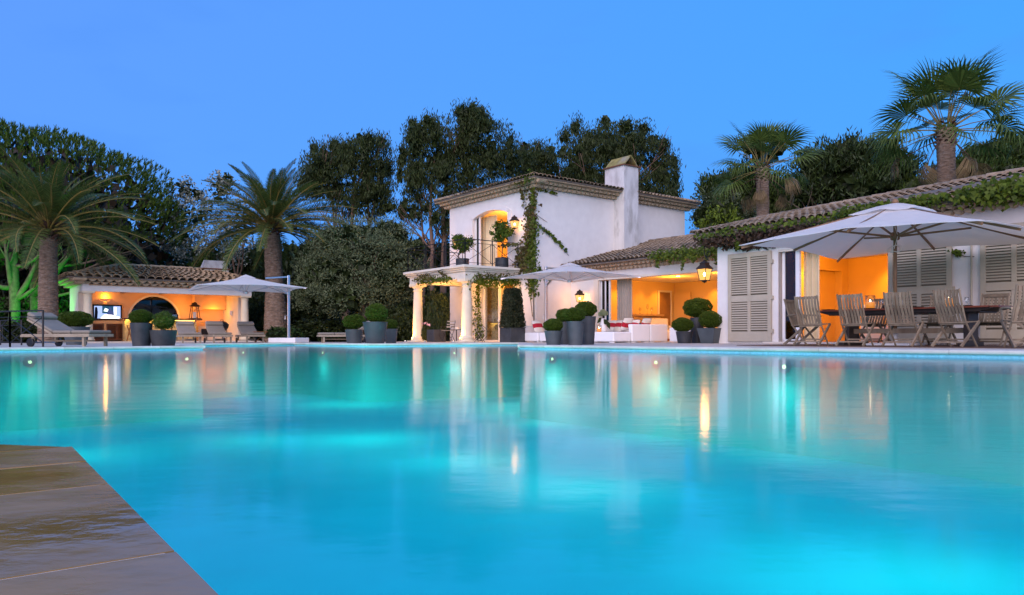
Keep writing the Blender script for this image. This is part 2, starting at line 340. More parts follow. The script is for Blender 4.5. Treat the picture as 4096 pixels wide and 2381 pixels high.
tag(pw.build('pool_wall', m_basin), kind='structure'); tag(band.build('waterline_mosaic', m_mosaic), kind='structure')
# coping stones, one piece each
cop = tag(bpy.data.objects.new('pool_coping', None), kind='structure'); COL.objects.link(cop)
prof = [(-.36,-.055),(-.36,.016),(.02,.016),(.042,.008),(.05,-.010),(.048,-.03),(.035,-.045),(.01,-.055)]
for i in (12, 0, 1, 2, 3, 4, 5, 6):
    p = Vector(POOL[i]); q = Vector(POOL[(i+1)%pn]); d = (q-p); ln = d.length; d.normalize(); nin = Vector((-d.y, d.x))*sgn
    k = max(1, round(ln/.95)); st = ln/k
    for j in range(k):
        e0 = .05 if j == 0 else 0; e1 = .05 if j == k-1 else 0
        me = MB().prism_x([(y,z) for y,z in prof], -st/2-e0+.003, st/2+e1-.003).mesh('coping_stone')
        me.materials.append(m_coping)
        mid = p + d*(j+.5)*st
        mt = Matrix(((d.x, nin.x, 0, mid.x), (d.y, nin.y, 0, mid.y), (0, 0, 1, random.uniform(-.002,.002)), (0,0,0,1)))
        o = inst('coping_stone', me, cop, mat4=mt)
# wet stone platform by the camera
plat = tag(bpy.data.objects.new('stone_platform', None), kind='structure'); COL.objects.link(plat)
pz = -.078; vd = Vector((-nd.y, nd.x)) ; vd = -vd if vd.x > 0 else vd      # towards the left
far = (Vector((-9.5,4.02))-N1).normalized()
g = MB(); g.prism([(N1.x,N1.y), (-9.5,4.02), (-9.5,-6), (6,-6), (n_end.x,n_end.y)], -.35, pz-.0015); g.build('platform_body', m_grout, plat)
cuts = [0.002, .308, .65, 1.25, 1.86, 2.47, 3.1, 3.75, 4.4, 5.0]
vj = Vector((-.80,-.60)).normalized()
for j in range(len(cuts)-1):
    e0, e1 = cuts[j]+.0045, cuts[j+1]-.0045
    A = N1+nd*e0+ nd.yx*0; B = N1+nd*e1
    for kk in range(4):
        w0 = kk*1.6+(.003 if kk else -.012); w1 = (kk+1)*1.6-.003
        q4 = [A+vj*w0, A+vj*w1, B+vj*w1, B+vj*w0]
        MB().prism([(p.x,p.y) for p in q4][::-1] if False else [(p.x,p.y) for p in q4], -.12, pz+random.uniform(-.001,.001)).build('stone_slab', m_slab, plat)
# triangle beyond the first joint
tri = [N1+vj*.004+far*.004, N1+far*8.0, N1+vj*6.4]
MB().prism([(p.x,p.y) for p in tri], -.12, pz).build('stone_slab', m_slab, plat)
# underwater pool lights
PLc = (.40,1.0,.93)
m_plight = EMIT('pool_light_lens', (1,.74,.34), 9)
def pool_light(px, i, t, e, vis=True):
    p = Vector(POOL[i]); q = Vector(POOL[(i+1)%pn]); d = (q-p).normalized(); nin = Vector((-d.y, d.x))*sgn
    c = p.lerp(q, t); rz = math.atan2(nin.y, nin.x)
    k = thing('pool_light', px, 'pool light', (c.x+nin.x*.012, c.y+nin.y*.012, -.30), rz, 'underwater lights around the pool')
    MB().lathe([(.10,0),(.12,.01),(.11,.025),(.0,.025)], 16).build('bezel', m_alu, k, rot=(0,R(90),0))
    MB().lathe([(.035,.027),(.035,.032),(0,.034)], 16).build('lens', m_plight, k, rot=(0,R(90),0))
    for nm_, x_, f_, r_ in (('bulb',.35,.045,.15),('added_water_glow',4.6,.24,1.1)):  # second point light is added out in the water to stand for the beam
        if nm_ == 'added_water_glow' and e < 100: continue
        o = point(nm_, (x_,0,-.45), e*f_, PLc, r_, k); o.visible_glossy = False; o.visible_transmission = False
for lb, i_, t_, e_ in (('in the pool wall in front of the grey lounger',12,.72,240),('in the left pool wall at the edge of the photo',12,.25,220),('in the pool wall below the two charcoal planters',12,.97,200),
  ('in the far wall below the pavilion loungers',1,.5,200),('at the far pool edge below the olive tree',2,.45,330),('in front of the portico columns',3,.55,330),('in the corner wall left of the sofa planters',4,.5,380),
  ('below the three topiary pots by the sofa',5,.08,340),('below the potted box group by the shutters',5,.28,260),('below the louvred shutter wall',5,.46,220),('at the right edge of the photograph',5,.75,180),
  ('under the wet stone platform',9,.62,13),('in the wall behind the camera',8,.35,45),('in the side wall beyond the platform',11,.35,330),('in the left side wall far from the camera',11,.8,330),('in the right side wall outside the photograph',6,.4,120)):
    pool_light('underwater pool light '+lb, i_, t_, e_)
# ------------------------------------------------------------------ building helpers
def wall_a(mb, a0, a1, b0, b1, z0, z1, ops=()):
    cur = a0
    for o0, o1, zb, zt in ops:
        mb.box(cur, o0, b0, b1, z0, z1)
        if zb > z0: mb.box(o0, o1, b0, b1, z0, zb)
        if zt < z1: mb.box(o0, o1, b0, b1, zt, z1)
        cur = o1
    mb.box(cur, a1, b0, b1, z0, z1); return mb
def tile_mesh(w, ln, mat, name='roof_tile', n=6):
    vs = []; fs = []
    for k, (y, r) in enumerate(((-.0, w*.5), (ln, w*.40))):
        for ro in (r, r-.016):
            for j in range(n+1):
                t = PI*j/n; vs.append((-ro*math.cos(t), y, ro*.82*math.sin(t)+(.0 if k == 0 else .0)))
    m = n+1
    for j in range(n):
        fs.append((j, j+1, 2*m+j+1, 2*m+j)); fs.append((j+1, j, m+j, m+j+1))      # outer, front lip
    me = bpy.data.meshes.new(name); me.from_pydata(vs, [], fs); me.materials.append(mat); return me
def roof_tiles(roof, e0, e1, r0, r1, w, row, mat, limit, jit=.012, first=0):
    """quad roof plane eave e0->e1, ridge r0->r1 in the parent's frame"""
    e0, e1, r0, r1 = map(Vector, (e0, e1, r0, r1))
    n = max(1, round((e1-e0).length/w)); sl = ((r0+r1)/2-(e0+e1)/2).length; k = max(1, int(sl/row))
    me = tile_mesh(w*1.0, row*1.28, mat); cnt = 0; rest = MB()
    for j in range(k):
        for i in range(n):
            u = (i+.5)/n; v = j/k; v1 = (j+1)/k
            lo = e0.lerp(e1, u).lerp(r0.lerp(r1, u), v); hi = e0.lerp(e1, u).lerp(r0.lerp(r1, u), v1)
            y = (hi-lo).normalized(); xr = (e0.lerp(r0, v)-e1.lerp(r1, v)); sc = xr.length/n/w; x = -xr.normalized(); z = x.cross(y).normalized(); x = y.cross(z)
            p = lo + z*(.012+.022) + x*random.uniform(-jit, jit) - y*random.uniform(.0, .05)
            if j == 0: p -= y*.03
            tl = random.uniform(-.035,.035)
            x2 = (x + z*tl).normalized(); z2 = x2.cross(y)
            y2 = (y - z2*.11).normalized(); z2 = x2.cross(y2)
            mt = Matrix(((x2.x*sc, y2.x, z2.x, p.x), (x2.y*sc, y2.y, z2.y, p.y), (x2.z*sc, y2.z, z2.z, p.z), (0,0,0,1)))
            if cnt < limit: inst('roof_tile', me, roof, mat4=mt)
            else:
                o = len(rest.v); rest.v += [tuple(mt @ v_.co) for v_ in me.vertices]; rest.f += [tuple(q+o for q in pl.vertices) for pl in me.polygons]
            cnt += 1
    if rest.v: tag(rest.build('roof_tile_field', mat, roof), kind='stuff')
    return cnt
def roof_deck(mb, e0, e1, r0, r1, th=.05):
    vs = [Vector(p) for p in (e0, e1, r1, r0)]; dn = Vector((0,0,-th))
    return mb.add(vs+[p+dn for p in vs], [(0,1,2,3),(7,6,5,4),(0,4,5,1),(1,5,6,2),(2,6,7,3),(3,7,4,0)])
def genoise(parent, p0, p1, out, rows, w=.2, z0=0, h=.125, step=.14, mat=m_genoise):
    """rows of scalloped clay under an eave from p0 to p1, projecting along 'out'"""
    p0 = Vector((*p0, 0)); p1 = Vector((*p1, 0)); d = (p1-p0).normalized(); out = Vector((*out, 0)).normalized(); mb = MB()
    for r in range(rows):
        ex = step*(r+1)+.02; n = max(1, round(((p1-p0).length+2*ex*.0)/w)); st = (p1-p0).length/n
        for i in range(-r-1, n+r+1):
            c = p0 + d*(i+.5+(.5 if r % 2 else 0))*st
            zt = z0+h*(r+1)
            k = 6; poly = [(st*.5*.92*math.cos(PI*(1+j/k)), -(h-.01)*abs(math.sin(PI*(1+j/k)))**1.4) for j in range(k+1)]
            a = [c + d*x + Vector((0,0,zt-.025+zz)) + out*ex for x, zz in poly]; b = [c + d*x + Vector((0,0,zt-.025+zz)) - out*.05 for x, zz in poly]
            m = len(poly)
            mb.add(a+b, [tuple(range(m))[::-1]]+[(j, j+1, m+j+1, m+j) for j in range(m-1)])
        q0 = p0-d*(ex); q1 = p1+d*(ex)
        mb.beam(q0+Vector((0,0,zt-.0125))+out*(ex/2-.05), q1+Vector((0,0,zt-.0125))+out*(ex/2-.05), ex-.03, .024)
    return tag(mb.build('clay_cornice', mat, parent), kind='stuff')
def ridge_tiles(roof, p0, p1, w, mat, ln=.42):
    p0 = Vector(p0); p1 = Vector(p1); n = max(1, round((p1-p0).length/ln)); me = tile_mesh(w, ln*1.2, mat, 'ridge_tile')
    y = (p1-p0).normalized(); x = y.cross(Vector((0,0,1))).normalized(); z = x.cross(y)
    for i in range(n):
        p = p0.lerp(p1, i/n)+z*.035
        inst('ridge_tile', me, roof, mat4=Matrix(((x.x,y.x,z.x,p.x),(x.y,y.y,z.y,p.y),(x.z,y.z,z.z,p.z),(0,0,0,1))))
def curtain(name, p0, p1, z0, z1, mat, parent, waves=10, amp=.05):
    p0 = Vector((*p0,0)); p1 = Vector((*p1,0)); n = waves*8; d = (p1-p0); nr = Vector((-d.y,d.x,0)).normalized(); vs = []
    for i in range(n+1):
        t = i/n; o = nr*amp*(math.sin(t*waves*2*PI)+.35*math.sin(t*waves*5.3+1))
        for z in (z0, z1): vs.append(p0+d*t+o*(1 if z == z0 else .7)+Vector((0,0,z)))
    return MB().add(vs, [(2*i,2*i+2,2*i+3,2*i+1) for i in range(n)]).build(name, mat, parent, smooth=True)
def lantern(label, loc, rz, scale=1, e=25, hang=False, glow=m_lampon, group='lit lanterns on the villa walls'):
    k = thing('wall_lantern', label, 'lantern', loc, rz, group)      # +x points away from the wall, origin at lamp centre
    s = scale; w0, w1, h = .10*s, .155*s, .34*s
    fr = MB()
    for sx in (-1,1):
        for sy in (-1,1): fr.beam((sx*w0,sy*w0,-h/2),(sx*w1,sy*w1,h/2),.018*s,.018*s)
    for z, w in ((-h/2,w0),(h/2,w1)):
        for q in ((-1,-1,1,-1),(1,-1,1,1),(1,1,-1,1),(-1,1,-1,-1)): fr.beam((q[0]*w,q[1]*w,z),(q[2]*w,q[3]*w,z),.022*s,.022*s)
    fr.build('frame', m_lant, k)
    MB().lathe([(w1*1.65,h/2),(w1*1.55,h/2+.025*s),(w1*1.0,h/2+.10*s),(w1*.85,h/2+.15*s),(w1*1.0,h/2+.17*s),(w1*.35,h/2+.22*s),(.02*s,h/2+.27*s)], sq=True).build('hood', m_lant, k)
    MB().lathe([(w0*.95,-h/2),(w0*.5,-h/2-.04*s),(.012*s,-h/2-.07*s)], sq=True).build('base_finial', m_lant, k)
    gl = MB()
    for q in ((-1,-1,1,-1),(1,-1,1,1),(1,1,-1,1),(-1,1,-1,-1)):
        a, b = w0*.93, w1*.93
        gl.add([(q[0]*a,q[1]*a,-h/2+.01),(q[2]*a,q[3]*a,-h/2+.01),(q[2]*b,q[3]*b,h/2-.01),(q[0]*b,q[1]*b,h/2-.01)], [(0,1,2,3)])
    gl.build('glass_pane', m_pane, k)
    MB().lathe([(.0,-.05*s),(.03*s,-.03*s),(.035*s,.02*s),(.015*s,.06*s),(0,.07*s)], 10).build('bulb', m_flame, k)
    if not hang:
        MB().tube([(-.02,0,h/2+.02),(-.16*s,0,h/2-.02),(-.2*s,0,0),(-.24*s,0,-.02)], .012*s, 6).build('bracket', m_lant, k)
    point('bulb_light', (.0,0,0), e, (1,.36,.06), .10*s, k)
    return k
def pane_mat():
    m = bpy.data.materials.new('frosted_lantern_pane'); m.use_nodes = True; nt = m.node_tree; nt.nodes.clear(); lk = nt.links.new
    out = _n(nt,'ShaderNodeOutputMaterial'); e = _n(nt,'ShaderNodeEmission'); e.inputs[0].default_value = (1,.50,.12,1); e.inputs[1].default_value = 1.6
    t = _n(nt,'ShaderNodeBsdfTransparent'); mx = _n(nt,'ShaderNodeMixShader'); mx.inputs[0].default_value = .6; lk(t.outputs[0],mx.inputs[1]); lk(e.outputs[0],mx.inputs[2]); lk(mx.outputs[0],out.inputs[0]); return m
m_pane = pane_mat()

# ------------------------------------------------------------------ two-storey block with portico
V = thing('villa_main_block', 'two-storey white stucco villa block with tall chimney and corner creeper', 'house', H0, TH)
A0, B1, ZT = -6.17, 9.05, 6.06
w = MB(); wall_a(w, A0, 0, 0, .3, 0, 2.9, [(-3.72,-1.45,0,2.5)]); wall_a(w, A0, 0, 0, .3, 2.9, ZT, [(-4.32,-1.81,3.02,5.62)])
w.box(-.3, 0, .3, B1, 0, ZT); w.box(A0, A0+.3, .3, B1, 0, ZT); w.box(A0+.3, -.3, B1-.3, B1, 0, ZT)
w.build('wall', m_stucco, V)
# arched head and mouldings of the balcony door
def arch_fill(mb, a0, a1, zs, zt, ztop, b0, b1, n=12):
    pts = [(a0+(a1-a0)*i/n, zs+(zt-zs)*math.sin(PI*i/n)**.8) for i in range(n+1)]
    mb.prism_y([(a1,ztop),(a0,ztop)]+pts, b0, b1)
af = MB(); arch_fill(af, -4.319, -1.811, 5.32, 5.58, 5.625, .0, .28); af.build('arch_head', m_stucco, V)
fr = MB(); fr.box(-4.56,-4.32,-.03,.0,3.02,5.4); fr.box(-1.81,-1.57,-.03,.0,3.02,5.4)
pts = [(-4.56+2.99*i/12, 5.4+.40*math.sin(PI*i/12)**.8) for i in range(13)]; inn = [(-4.32+2.51*i/12, 5.33+.25*math.sin(PI*i/12)**.8) for i in range(13)]
for i in range(12): fr.prism_y([inn[i], inn[i+1], pts[i+1], pts[i]][::-1], -.03, 0)
fr.build('door_surround', m_stucco, V)
sd_ = thing('x','x','x'); bpy.data.objects.remove(sd_)
fr = MB()
for a in (-4.30,-4.05): fr.box(a, a+.06, .12, .2, 3.02, 5.45)
fr.box(-4.3,-1.83,.12,.2,3.02,3.07); fd = fr.build('sliding_door_frame', m_white, V)
MB().box(-4.24,-4.05,.15,.16,3.07,5.45).build('pane', m_winglass, fd)
# bedroom inside
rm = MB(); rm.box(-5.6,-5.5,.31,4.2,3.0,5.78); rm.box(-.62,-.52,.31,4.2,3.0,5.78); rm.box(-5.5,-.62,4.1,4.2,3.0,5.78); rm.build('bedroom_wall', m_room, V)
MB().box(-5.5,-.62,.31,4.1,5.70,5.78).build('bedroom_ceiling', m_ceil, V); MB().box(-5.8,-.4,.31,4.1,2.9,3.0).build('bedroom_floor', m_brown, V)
m_curt = M('ivory_curtain', (.72,.60,.38), .9, .05, 6); m_curt2 = M('golden_curtain', (.62,.36,.11), .9, .08, 6)
curtain('curtain', (-4.6,.55), (-3.35,.6), 3.02, 5.5, m_curt, V, 7); curtain('curtain', (-5.3,3.9), (-.7,3.9), 3.02, 5.4, m_curt2, V, 22, .05)
for a, b in ((-3.2,1.4),(-2.2,1.9)):
    MB().lathe([(.10,0),(.12,.012)], 14, (a,b,5.685)).build('downlight', m_downl, V)
point('bedroom_lamp', (-2.8,2.0,5.2), 210, (1,.42,.06), .3, V); point('bedroom_lamp', (-3.6,.9,4.6), 45, (1,.45,.09), .3, V)
# ground-floor room behind the portico
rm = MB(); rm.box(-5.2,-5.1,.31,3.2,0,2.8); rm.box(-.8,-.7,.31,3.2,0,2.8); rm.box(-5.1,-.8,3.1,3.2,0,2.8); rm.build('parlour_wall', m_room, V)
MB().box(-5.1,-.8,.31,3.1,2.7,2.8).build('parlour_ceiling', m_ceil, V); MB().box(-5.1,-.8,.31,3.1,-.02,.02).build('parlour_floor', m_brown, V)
fr = MB(); fr.box(-3.72,-3.62,.12,.22,.06,2.5); fr.box(-2.65,-2.57,.12,.22,.06,2.5); fr.box(-1.53,-1.45,.12,.22,.06,2.5); fr.box(-3.72,-1.45,.12,.22,.0,.06); fr.box(-3.72,-1.45,.12,.22,2.44,2.5); fd = fr.build('french_door_frame', m_white, V)
MB().box(-3.62,-2.65,.165,.172,.06,2.44).build('pane', m_glass, fd)
curtain('curtain', (-3.65,.5), (-2.7,.5), .03, 2.6, m_curt, V, 8, .045); curtain('curtain', (-2.6,1.2), (-1.0,1.2), .03, 2.6, m_curt2, V, 9, .05)
point('parlour_lamp', (-2.4,.75,2.3), 60, (1,.42,.06), .2, V)
MB().box(-3.8,-1.35,-.25,.12,0,.05).build('door_step', m_lime, V)
# chimney
ch = MB(); ch.box(.002,.59,4.36,5.24,0,7.46); ch.box(-.55,.002,4.365,5.235,5.9,7.455); cho = ch.build('chimney', m_chim, V)
MB().box(-.62,.66,4.29,5.31,7.46,7.50).build('cap_slab', m_brown, cho)
m_lichen = M('lichened_concrete', (.24,.20,.06), .9, .3, 5, .3, 40, stain=(.32,.30,.24), stain_s=2, stain_w=.6)
cp = MB(); 
for s_ in (-1,1):
    y0 = 4.8; cp.beam((.02,y0+s_*.40,7.52),(.02,y0+s_*.02,7.92),1.12,.05,(0,s_*.7,.7))
cp.build('gabled_cowl', m_lichen, cho)
# roof
rt = MB(); OV = .52; ez = 6.40; pk = .80
E = [(A0-OV,-OV,ez),(OV,-OV,ez),(OV,B1+OV,ez),(A0-OV,B1+OV,ez)]; Rg = [(A0/2,3.3,ez+pk),(A0/2,B1-3.3,ez+pk)]
roof_deck(rt, E[0],E[1],Rg[0],Rg[0]); roof_deck(rt,E[1],E[2],Rg[0],Rg[1]); roof_deck(rt,E[2],E[3],Rg[1],Rg[1]); roof_deck(rt,E[3],E[0],Rg[1],Rg[0])
rf = rt.build('roof', m_mortar, V)
roof_tiles(rf, E[0],E[1],Rg[0],Rg[0], .21, .34, m_tile, 120); roof_tiles(rf, E[1],E[2],Rg[0],Rg[1], .21, .34, m_tile, 160)
ridge_tiles(rf, E[1], Rg[0], .24, m_tile); ridge_tiles(rf, E[0], Rg[0], .24, m_tile)
genoise(V, (A0,0), (0,0), (0,-1), 2, .25, ZT, .135, .16); genoise(V, (0,0), (0,B1), (1,0), 2, .25, ZT, .135, .16)
sof = MB(); sof.box(A0-OV+.03,OV-.03,-OV+.03,0.02,ZT+.25,ZT+.29); sof.box(-.02,OV-.03,0,B1+OV-.03,ZT+.25,ZT+.29); sof.build('eave_soffit', m_genoise, V)
# portico with balcony
sl_ = MB(); sl_.box(-5.45,-.86,-2.86,0,2.86,2.96); slb = sl_.build('balcony_slab', m_lime, V, bevel=.015)
cor = MB()
for i, (o, z0, z1) in enumerate(((.07,2.80,2.86),(.13,2.73,2.80),(.20,2.68,2.73))): cor.box(-5.45+o,-.86-o,-2.86+o,-.001,z0,z1)
cor.build('cornice', m_lime, V, bevel=.012)
ar = MB(); ar.box(-5.18,-1.02,-2.69,-2.2,2.44,2.68); ar.box(-1.52,-1.02,-2.2,-.002,2.44,2.68); ar.box(-5.18,-4.68,-2.2,-.002,2.44,2.68); ar.build('architrave', m_lime, V)
MB().box(-4.68,-1.52,-2.2,-.002,2.60,2.67).build('portico_ceiling', m_stucco_warm, V)
colp = [(.30,0.05),(.30,.10),(.26,.11),(.275,.13),(.275,.19),(.25,.215),(.215,.235),(.21,.3),(.208,.9),(.195,1.5),(.175,2.10),(.172,2.14),(.20,2.15),(.20,2.18),(.175,2.19),(.175,2.24),(.22,2.30),(.25,2.33)]
for a in (-1.27,-4.93):
    cl = MB().lathe(colp, 32, (a,-2.44,0)).build('column', m_column, V, smooth=True)
    m_ = cl.modifiers.new('e','EDGE_SPLIT'); m_.split_angle = R(40)
    MB().box(a-.34,a+.34,-2.78,-2.10,0,.05).build('plinth', m_column, cl, bevel=.01); MB().box(a-.27,a+.27,-2.71,-2.17,2.33,2.44).build('abacus', m_column, cl, bevel=.01)
MB().lathe([(.06,0),(.07,.012)], 12, (-2.0,-1.7,2.588)).build('portico_downlight', m_downl, V)
point('portico_lamp', (-2.2,-1.5,2.25), 90, (1,.46,.12), .12, V); point('portico_lamp', (-3.9,-1.5,2.25), 60, (1,.46,.12), .12, V)
# balcony railing
def rail_panel(mb, p, q, z0, h, cross=True, r=.014):
    p = Vector((*p,0)); q = Vector((*q,0)); zt = z0+h
    for z, rr in ((zt, .024),(zt-.14,.013),(z0+.10,.013)): mb.beam(p+Vector((0,0,z)), q+Vector((0,0,z)), rr*1.6, rr*1.2)
    if cross:
        mb.beam(p+Vector((0,0,zt-.14)), q+Vector((0,0,z0+.10)), r, r); mb.beam(p+Vector((0,0,z0+.10)), q+Vector((0,0,zt-.14)), r, r)
def railing(label, pts, z0, h, per, name='iron_railing', parent=None):
    k = thing(name, label, 'railing')
    for s in range(len(pts)-1):
        p = Vector(pts[s]); q = Vector(pts[s+1]); n = max(1, round((q-p).length/per))
        for i in range(n):
            mb = MB(); rail_panel(mb, p.lerp(q,i/n).to_tuple(), p.lerp(q,(i+1)/n).to_tuple(), z0, h); mb.build('railing_panel', m_iron, k)
        for i in range(n+1):
            c = p.lerp(q,i/n); MB().box(c.x-.016,c.x+.016,c.y-.016,c.y+.016,z0,z0+h).build('post', m_iron, k)
            if 0 < i < n or True:
                for dd in (-.09,.09):
                    e = (q-p).normalized()*dd
                    if 0 < i < n: MB().box(c.x+e.x-.008,c.x+e.x+.008,c.y+e.y-.008,c.y+e.y+.008,z0+.1,z0+h-.14).build('baluster', m_iron, k)
    return k
rl = railing('black iron balcony railing with crossed bars above the portico columns', [(-5.3,-.12),(-5.3,-2.7),(-1.0,-2.7),(-1.0,-.12)], 2.96, 1.0, 1.3)
rl.location = H0; rl.rotation_euler = (0,0,TH)
lantern('lit lantern on upper wall left of the balcony door behind a small tree', L(-5.25,-.26,4.42), TH-PI/2, .85, 28)
lantern('lit lantern on upper wall right of the balcony door beside the creeper', L(-1.05,-.26,4.72), TH-PI/2, .85, 32)
# ground uplights at the columns
for a, nm in ((-1.27,'right'),(-4.93,'left')):
    p = L(a-.20,-2.94); k = thing('uplight', 'small ground uplight at the foot of the %s portico column' % nm, 'uplight', p, TH, 'uplights at the columns')
    MB().lathe([(.045,0),(.055,.03),(.05,.05),(.0,.05)], 14).build('housing', m_alu, k); MB().lathe([(.035,.052),(0,.054)], 12).build('lens', m_downl, k)
    spot('beam', p+Vector((0,0,.06)), L(a-.04,-2.5,.75), 330, (1,.44,.09), 100, .02, .8)

# ------------------------------------------------------------------ lounge wing
W = thing('villa_lounge_wing', 'low white lounge wing with wide open glass wall and tiled lean-to roof', 'house', H0, TH)
w = MB(); wall_a(w, .002, 9.02, 1.84, 2.14, 0, 2.74, [(1.62,8.6,0,2.40)]); w.build('wall', m_stucco, W)
tr_ = MB(); tr_.box(1.38,1.62,1.78,1.84,0,2.48); tr_.box(1.62,9.0,1.80,1.84,2.40,2.48); tr_.build('opening_surround', m_stucco_warm, W)
rf = roof_deck(MB(), (.003,1.32,3.02),(9.3,1.32,3.02),(.003,6.6,4.38),(9.3,6.6,4.38)).build('roof', m_mortar, W)
roof_tiles(rf, (.02,1.32,3.03),(9.3,1.32,3.03),(.02,6.6,4.39),(9.3,6.6,4.39), .21, .36, m_tile, 290)
ridge_tiles(rf, (.02,6.6,4.40),(9.3,6.6,4.40), .26, m_tile)
genoise(W, (.05,1.84), (9.0,1.84), (0,-1), 2, .21, 2.74, .12, .15)
MB().box(.01,9.02,1.36,1.86,2.97,3.0).build('eave_soffit', m_genoise, W)
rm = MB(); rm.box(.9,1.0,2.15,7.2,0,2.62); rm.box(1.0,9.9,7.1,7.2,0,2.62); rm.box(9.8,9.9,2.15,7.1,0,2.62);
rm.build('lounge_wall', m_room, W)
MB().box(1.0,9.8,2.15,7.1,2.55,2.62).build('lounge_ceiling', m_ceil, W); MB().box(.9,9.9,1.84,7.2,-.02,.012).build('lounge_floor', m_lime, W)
fr = MB()
for a in (1.64,1.86,2.08): fr.box(a,a+.06,1.92,1.98,.02,2.38)
for b_ in (3.4,5.9): spot('wall_washer_lamp', (1.7,b_,2.5), (1.05,b_,1.2), 55, ORANGE, 80, .05, .9, W)
for a_ in (3.2,5.6): spot('wall_washer_lamp', (a_,6.5,2.5), (a_,7.1,1.2), 45, ORANGE, 80, .05, .9, W)
sf = fr.build('sliding_door_frame', m_white, W); MB().box(1.70,2.08,1.945,1.955,.02,2.38).build('pane', m_winglass, sf)
m_curtg = M('grey_curtain', (.42,.38,.33), .9, .06, 6)
curtain('curtain', (2.1,2.35), (2.85,2.4), .02, 2.5, m_curtg, W, 7, .05)
for a, b in ((3.6,4.2),(5.4,3.4),(5.4,5.2),(7.2,4.2)): MB().lathe([(.07,0),(.08,.012)], 12, (a,b,2.54)).build('downlight', m_downl, W)
for a, b, e in ((3.4,4.2,70),(5.6,4.2,44),(7.8,4.4,26)): point('lounge_lamp', (a,b,2.25), e, ORANGE, .25, W)
# fireplace against the back wall
fx, fy = 0, 0
k = MB(); k.box(fx-.85,fx-.55,fy-.35,fy-.002,.0,1.0); k.box(fx+.55,fx+.85,fy-.35,fy-.002,0,1.0); k.box(fx-.95,fx+.95,fy-.45,fy-.002,1.06,1.14)
arch = [(fx-.55,.55)]+[(fx-.55+1.1*i/10, .72+.13*math.sin(PI*i/10)+.03*math.cos(4*PI*i/10)) for i in range(11)]+[(fx+.55,.55)]
k.prism_y([(fx+.85,1.06),(fx-.85,1.06),(fx-.85,.9)]+[(x,z) for x,z in arch[1:-1]]+[(fx+.85,.9)], fy-.33, fy-.02)
fp = thing('fireplace', 'carved stone fireplace with curved opening at the back of the lounge', 'fireplace', L(1.002,4.95,.0), TH+R(90))
k.build('mantel', M('carved_stone', (.50,.32,.16), .8, .12, 8), fp, bevel=.01); MB().box(fx-.55,fx+.55,fy-.12,fy-.06,.0,.85).build('firebox', m_black, fp)
spot('mantel_spot', (2.0,4.95,2.5), (1.1,4.95,1.2), 60, ORANGE, 70, .05, .9, W)
for i,(dx,h) in enumerate(((-.35,.28),(.1,.42),(.38,.30))):
    o = MB().lathe([(.05,0),(.05,.01),(.012,.03),(.012,h*.5),(.05,h*.55),(.06,h*.7),(.03,h)], 10).build('glass_candlestick', m_glass, None, L(1.25,4.95+dx,1.14)); tag(o, ('small','tall','medium')[i]+' clear glass candlestick on the stone mantel', 'candlestick', 'candlesticks on the mantel')
# interior door ajar
dr = thing('interior_door', 'cream interior door standing ajar at the back of the lounge', 'door', L(1.06,6.98), TH-R(2))
MB().box(0,.95,-.02,.02,.01,2.1).build('door_leaf', m_room, dr); MB().tube([(.86,-.03,1.0),(.86,-.07,1.0),(.76,-.07,1.0)],.01,6).build('handle', m_alu, dr)
dk = MB(); dk.box(1.002,1.05,5.98,6.06,0,2.2); dk.box(1.002,1.05,6.80,6.88,0,2.2); dk.box(1.002,1.05,6.06,6.80,2.12,2.2); dk.build('door_frame', m_ceil, W)
MB().box(1.002,1.015,6.06,6.80,.0,2.12).build('doorway_shadow', M('painted_doorway_shade', (.30,.17,.07), .9, .1, 3), W)  # flat brown panel, its dark colour stands for shade in the doorway
# armchair inside
ac = thing('armchair', 'cream armchair inside the lounge beside the fireplace', 'armchair', L(2.3,4.7), TH+R(60))
for n_, bx in (('seat',(-.42,.42,-.4,.4,.1,.45)),('back_cushion',(-.42,.42,.28,.48,.45,.95)),('armrest',(-.55,-.42,-.4,.48,.1,.65)),('armrest',(.42,.55,-.4,.48,.1,.65))):
    MB().box(*bx).build(n_, m_cream, ac, bevel=.07, segs=3)
for sx in (-.4,.4):
    for sy in (-.3,.38): MB().box(sx-.025,sx+.025,sy-.025,sy+.025,0.012,.1).build('leg', m_brown, ac)
lantern('lit lantern on the ground-floor wall left of the lounge opening', L(.80,1.58,1.72), TH-PI/2, .82, 65)

# ------------------------------------------------------------------ dining wing on the right
D = thing('villa_dining_wing', 'single-storey white dining wing with louvred shutters and ivy along the eave', 'house', H0, TH)
X0 = 9.03; FB = -.62; op0, op1 = X0+1.99, X0+4.95; DT = 2.55
w = MB(); wall_a(w, X0, X0+14, FB, FB+.34, 0, 2.98, [(op0,op1,.0,DT),(X0+8.6,X0+10.4,0,DT)]); w.box(X0,X0+.34,FB+.34,6,0,2.98); w.build('wall', m_stucco, D)
rv = MB(); rv.box(op0-.1,op0,FB+.02,FB+.34,.06,DT); rv.box(op0,op1,FB+.02,FB+.34,DT-.05,DT-.001); rv.build('opening_reveal', m_stucco_warm, D)
MB().box(op0-.35,op1+.3,FB-.22,FB+.34,0,.055).build('threshold', m_lime, D, bevel=.01)
re = [(X0-.5,FB-.5,3.2),(X0+14,FB-.5,3.2)]; rr = [(X0-.5,2.15,3.92),(X0+14,2.15,4.42)]; rb = [(X0-.5,7,2.9),(X0+14,7,2.9)]
t_ = MB(); roof_deck(t_, re[0],re[1],rr[0],rr[1]); roof_deck(t_, rr[0],rr[1],rb[0],rb[1]); rf = t_.build('roof', m_mortar, D)
roof_tiles(rf, re[0],re[1],rr[0],rr[1], .215, .36, m_tile, 280); ridge_tiles(rf, rr[0], rr[1], .28, m_tile); ridge_tiles(rf, re[0], rr[0], .24, m_tile)
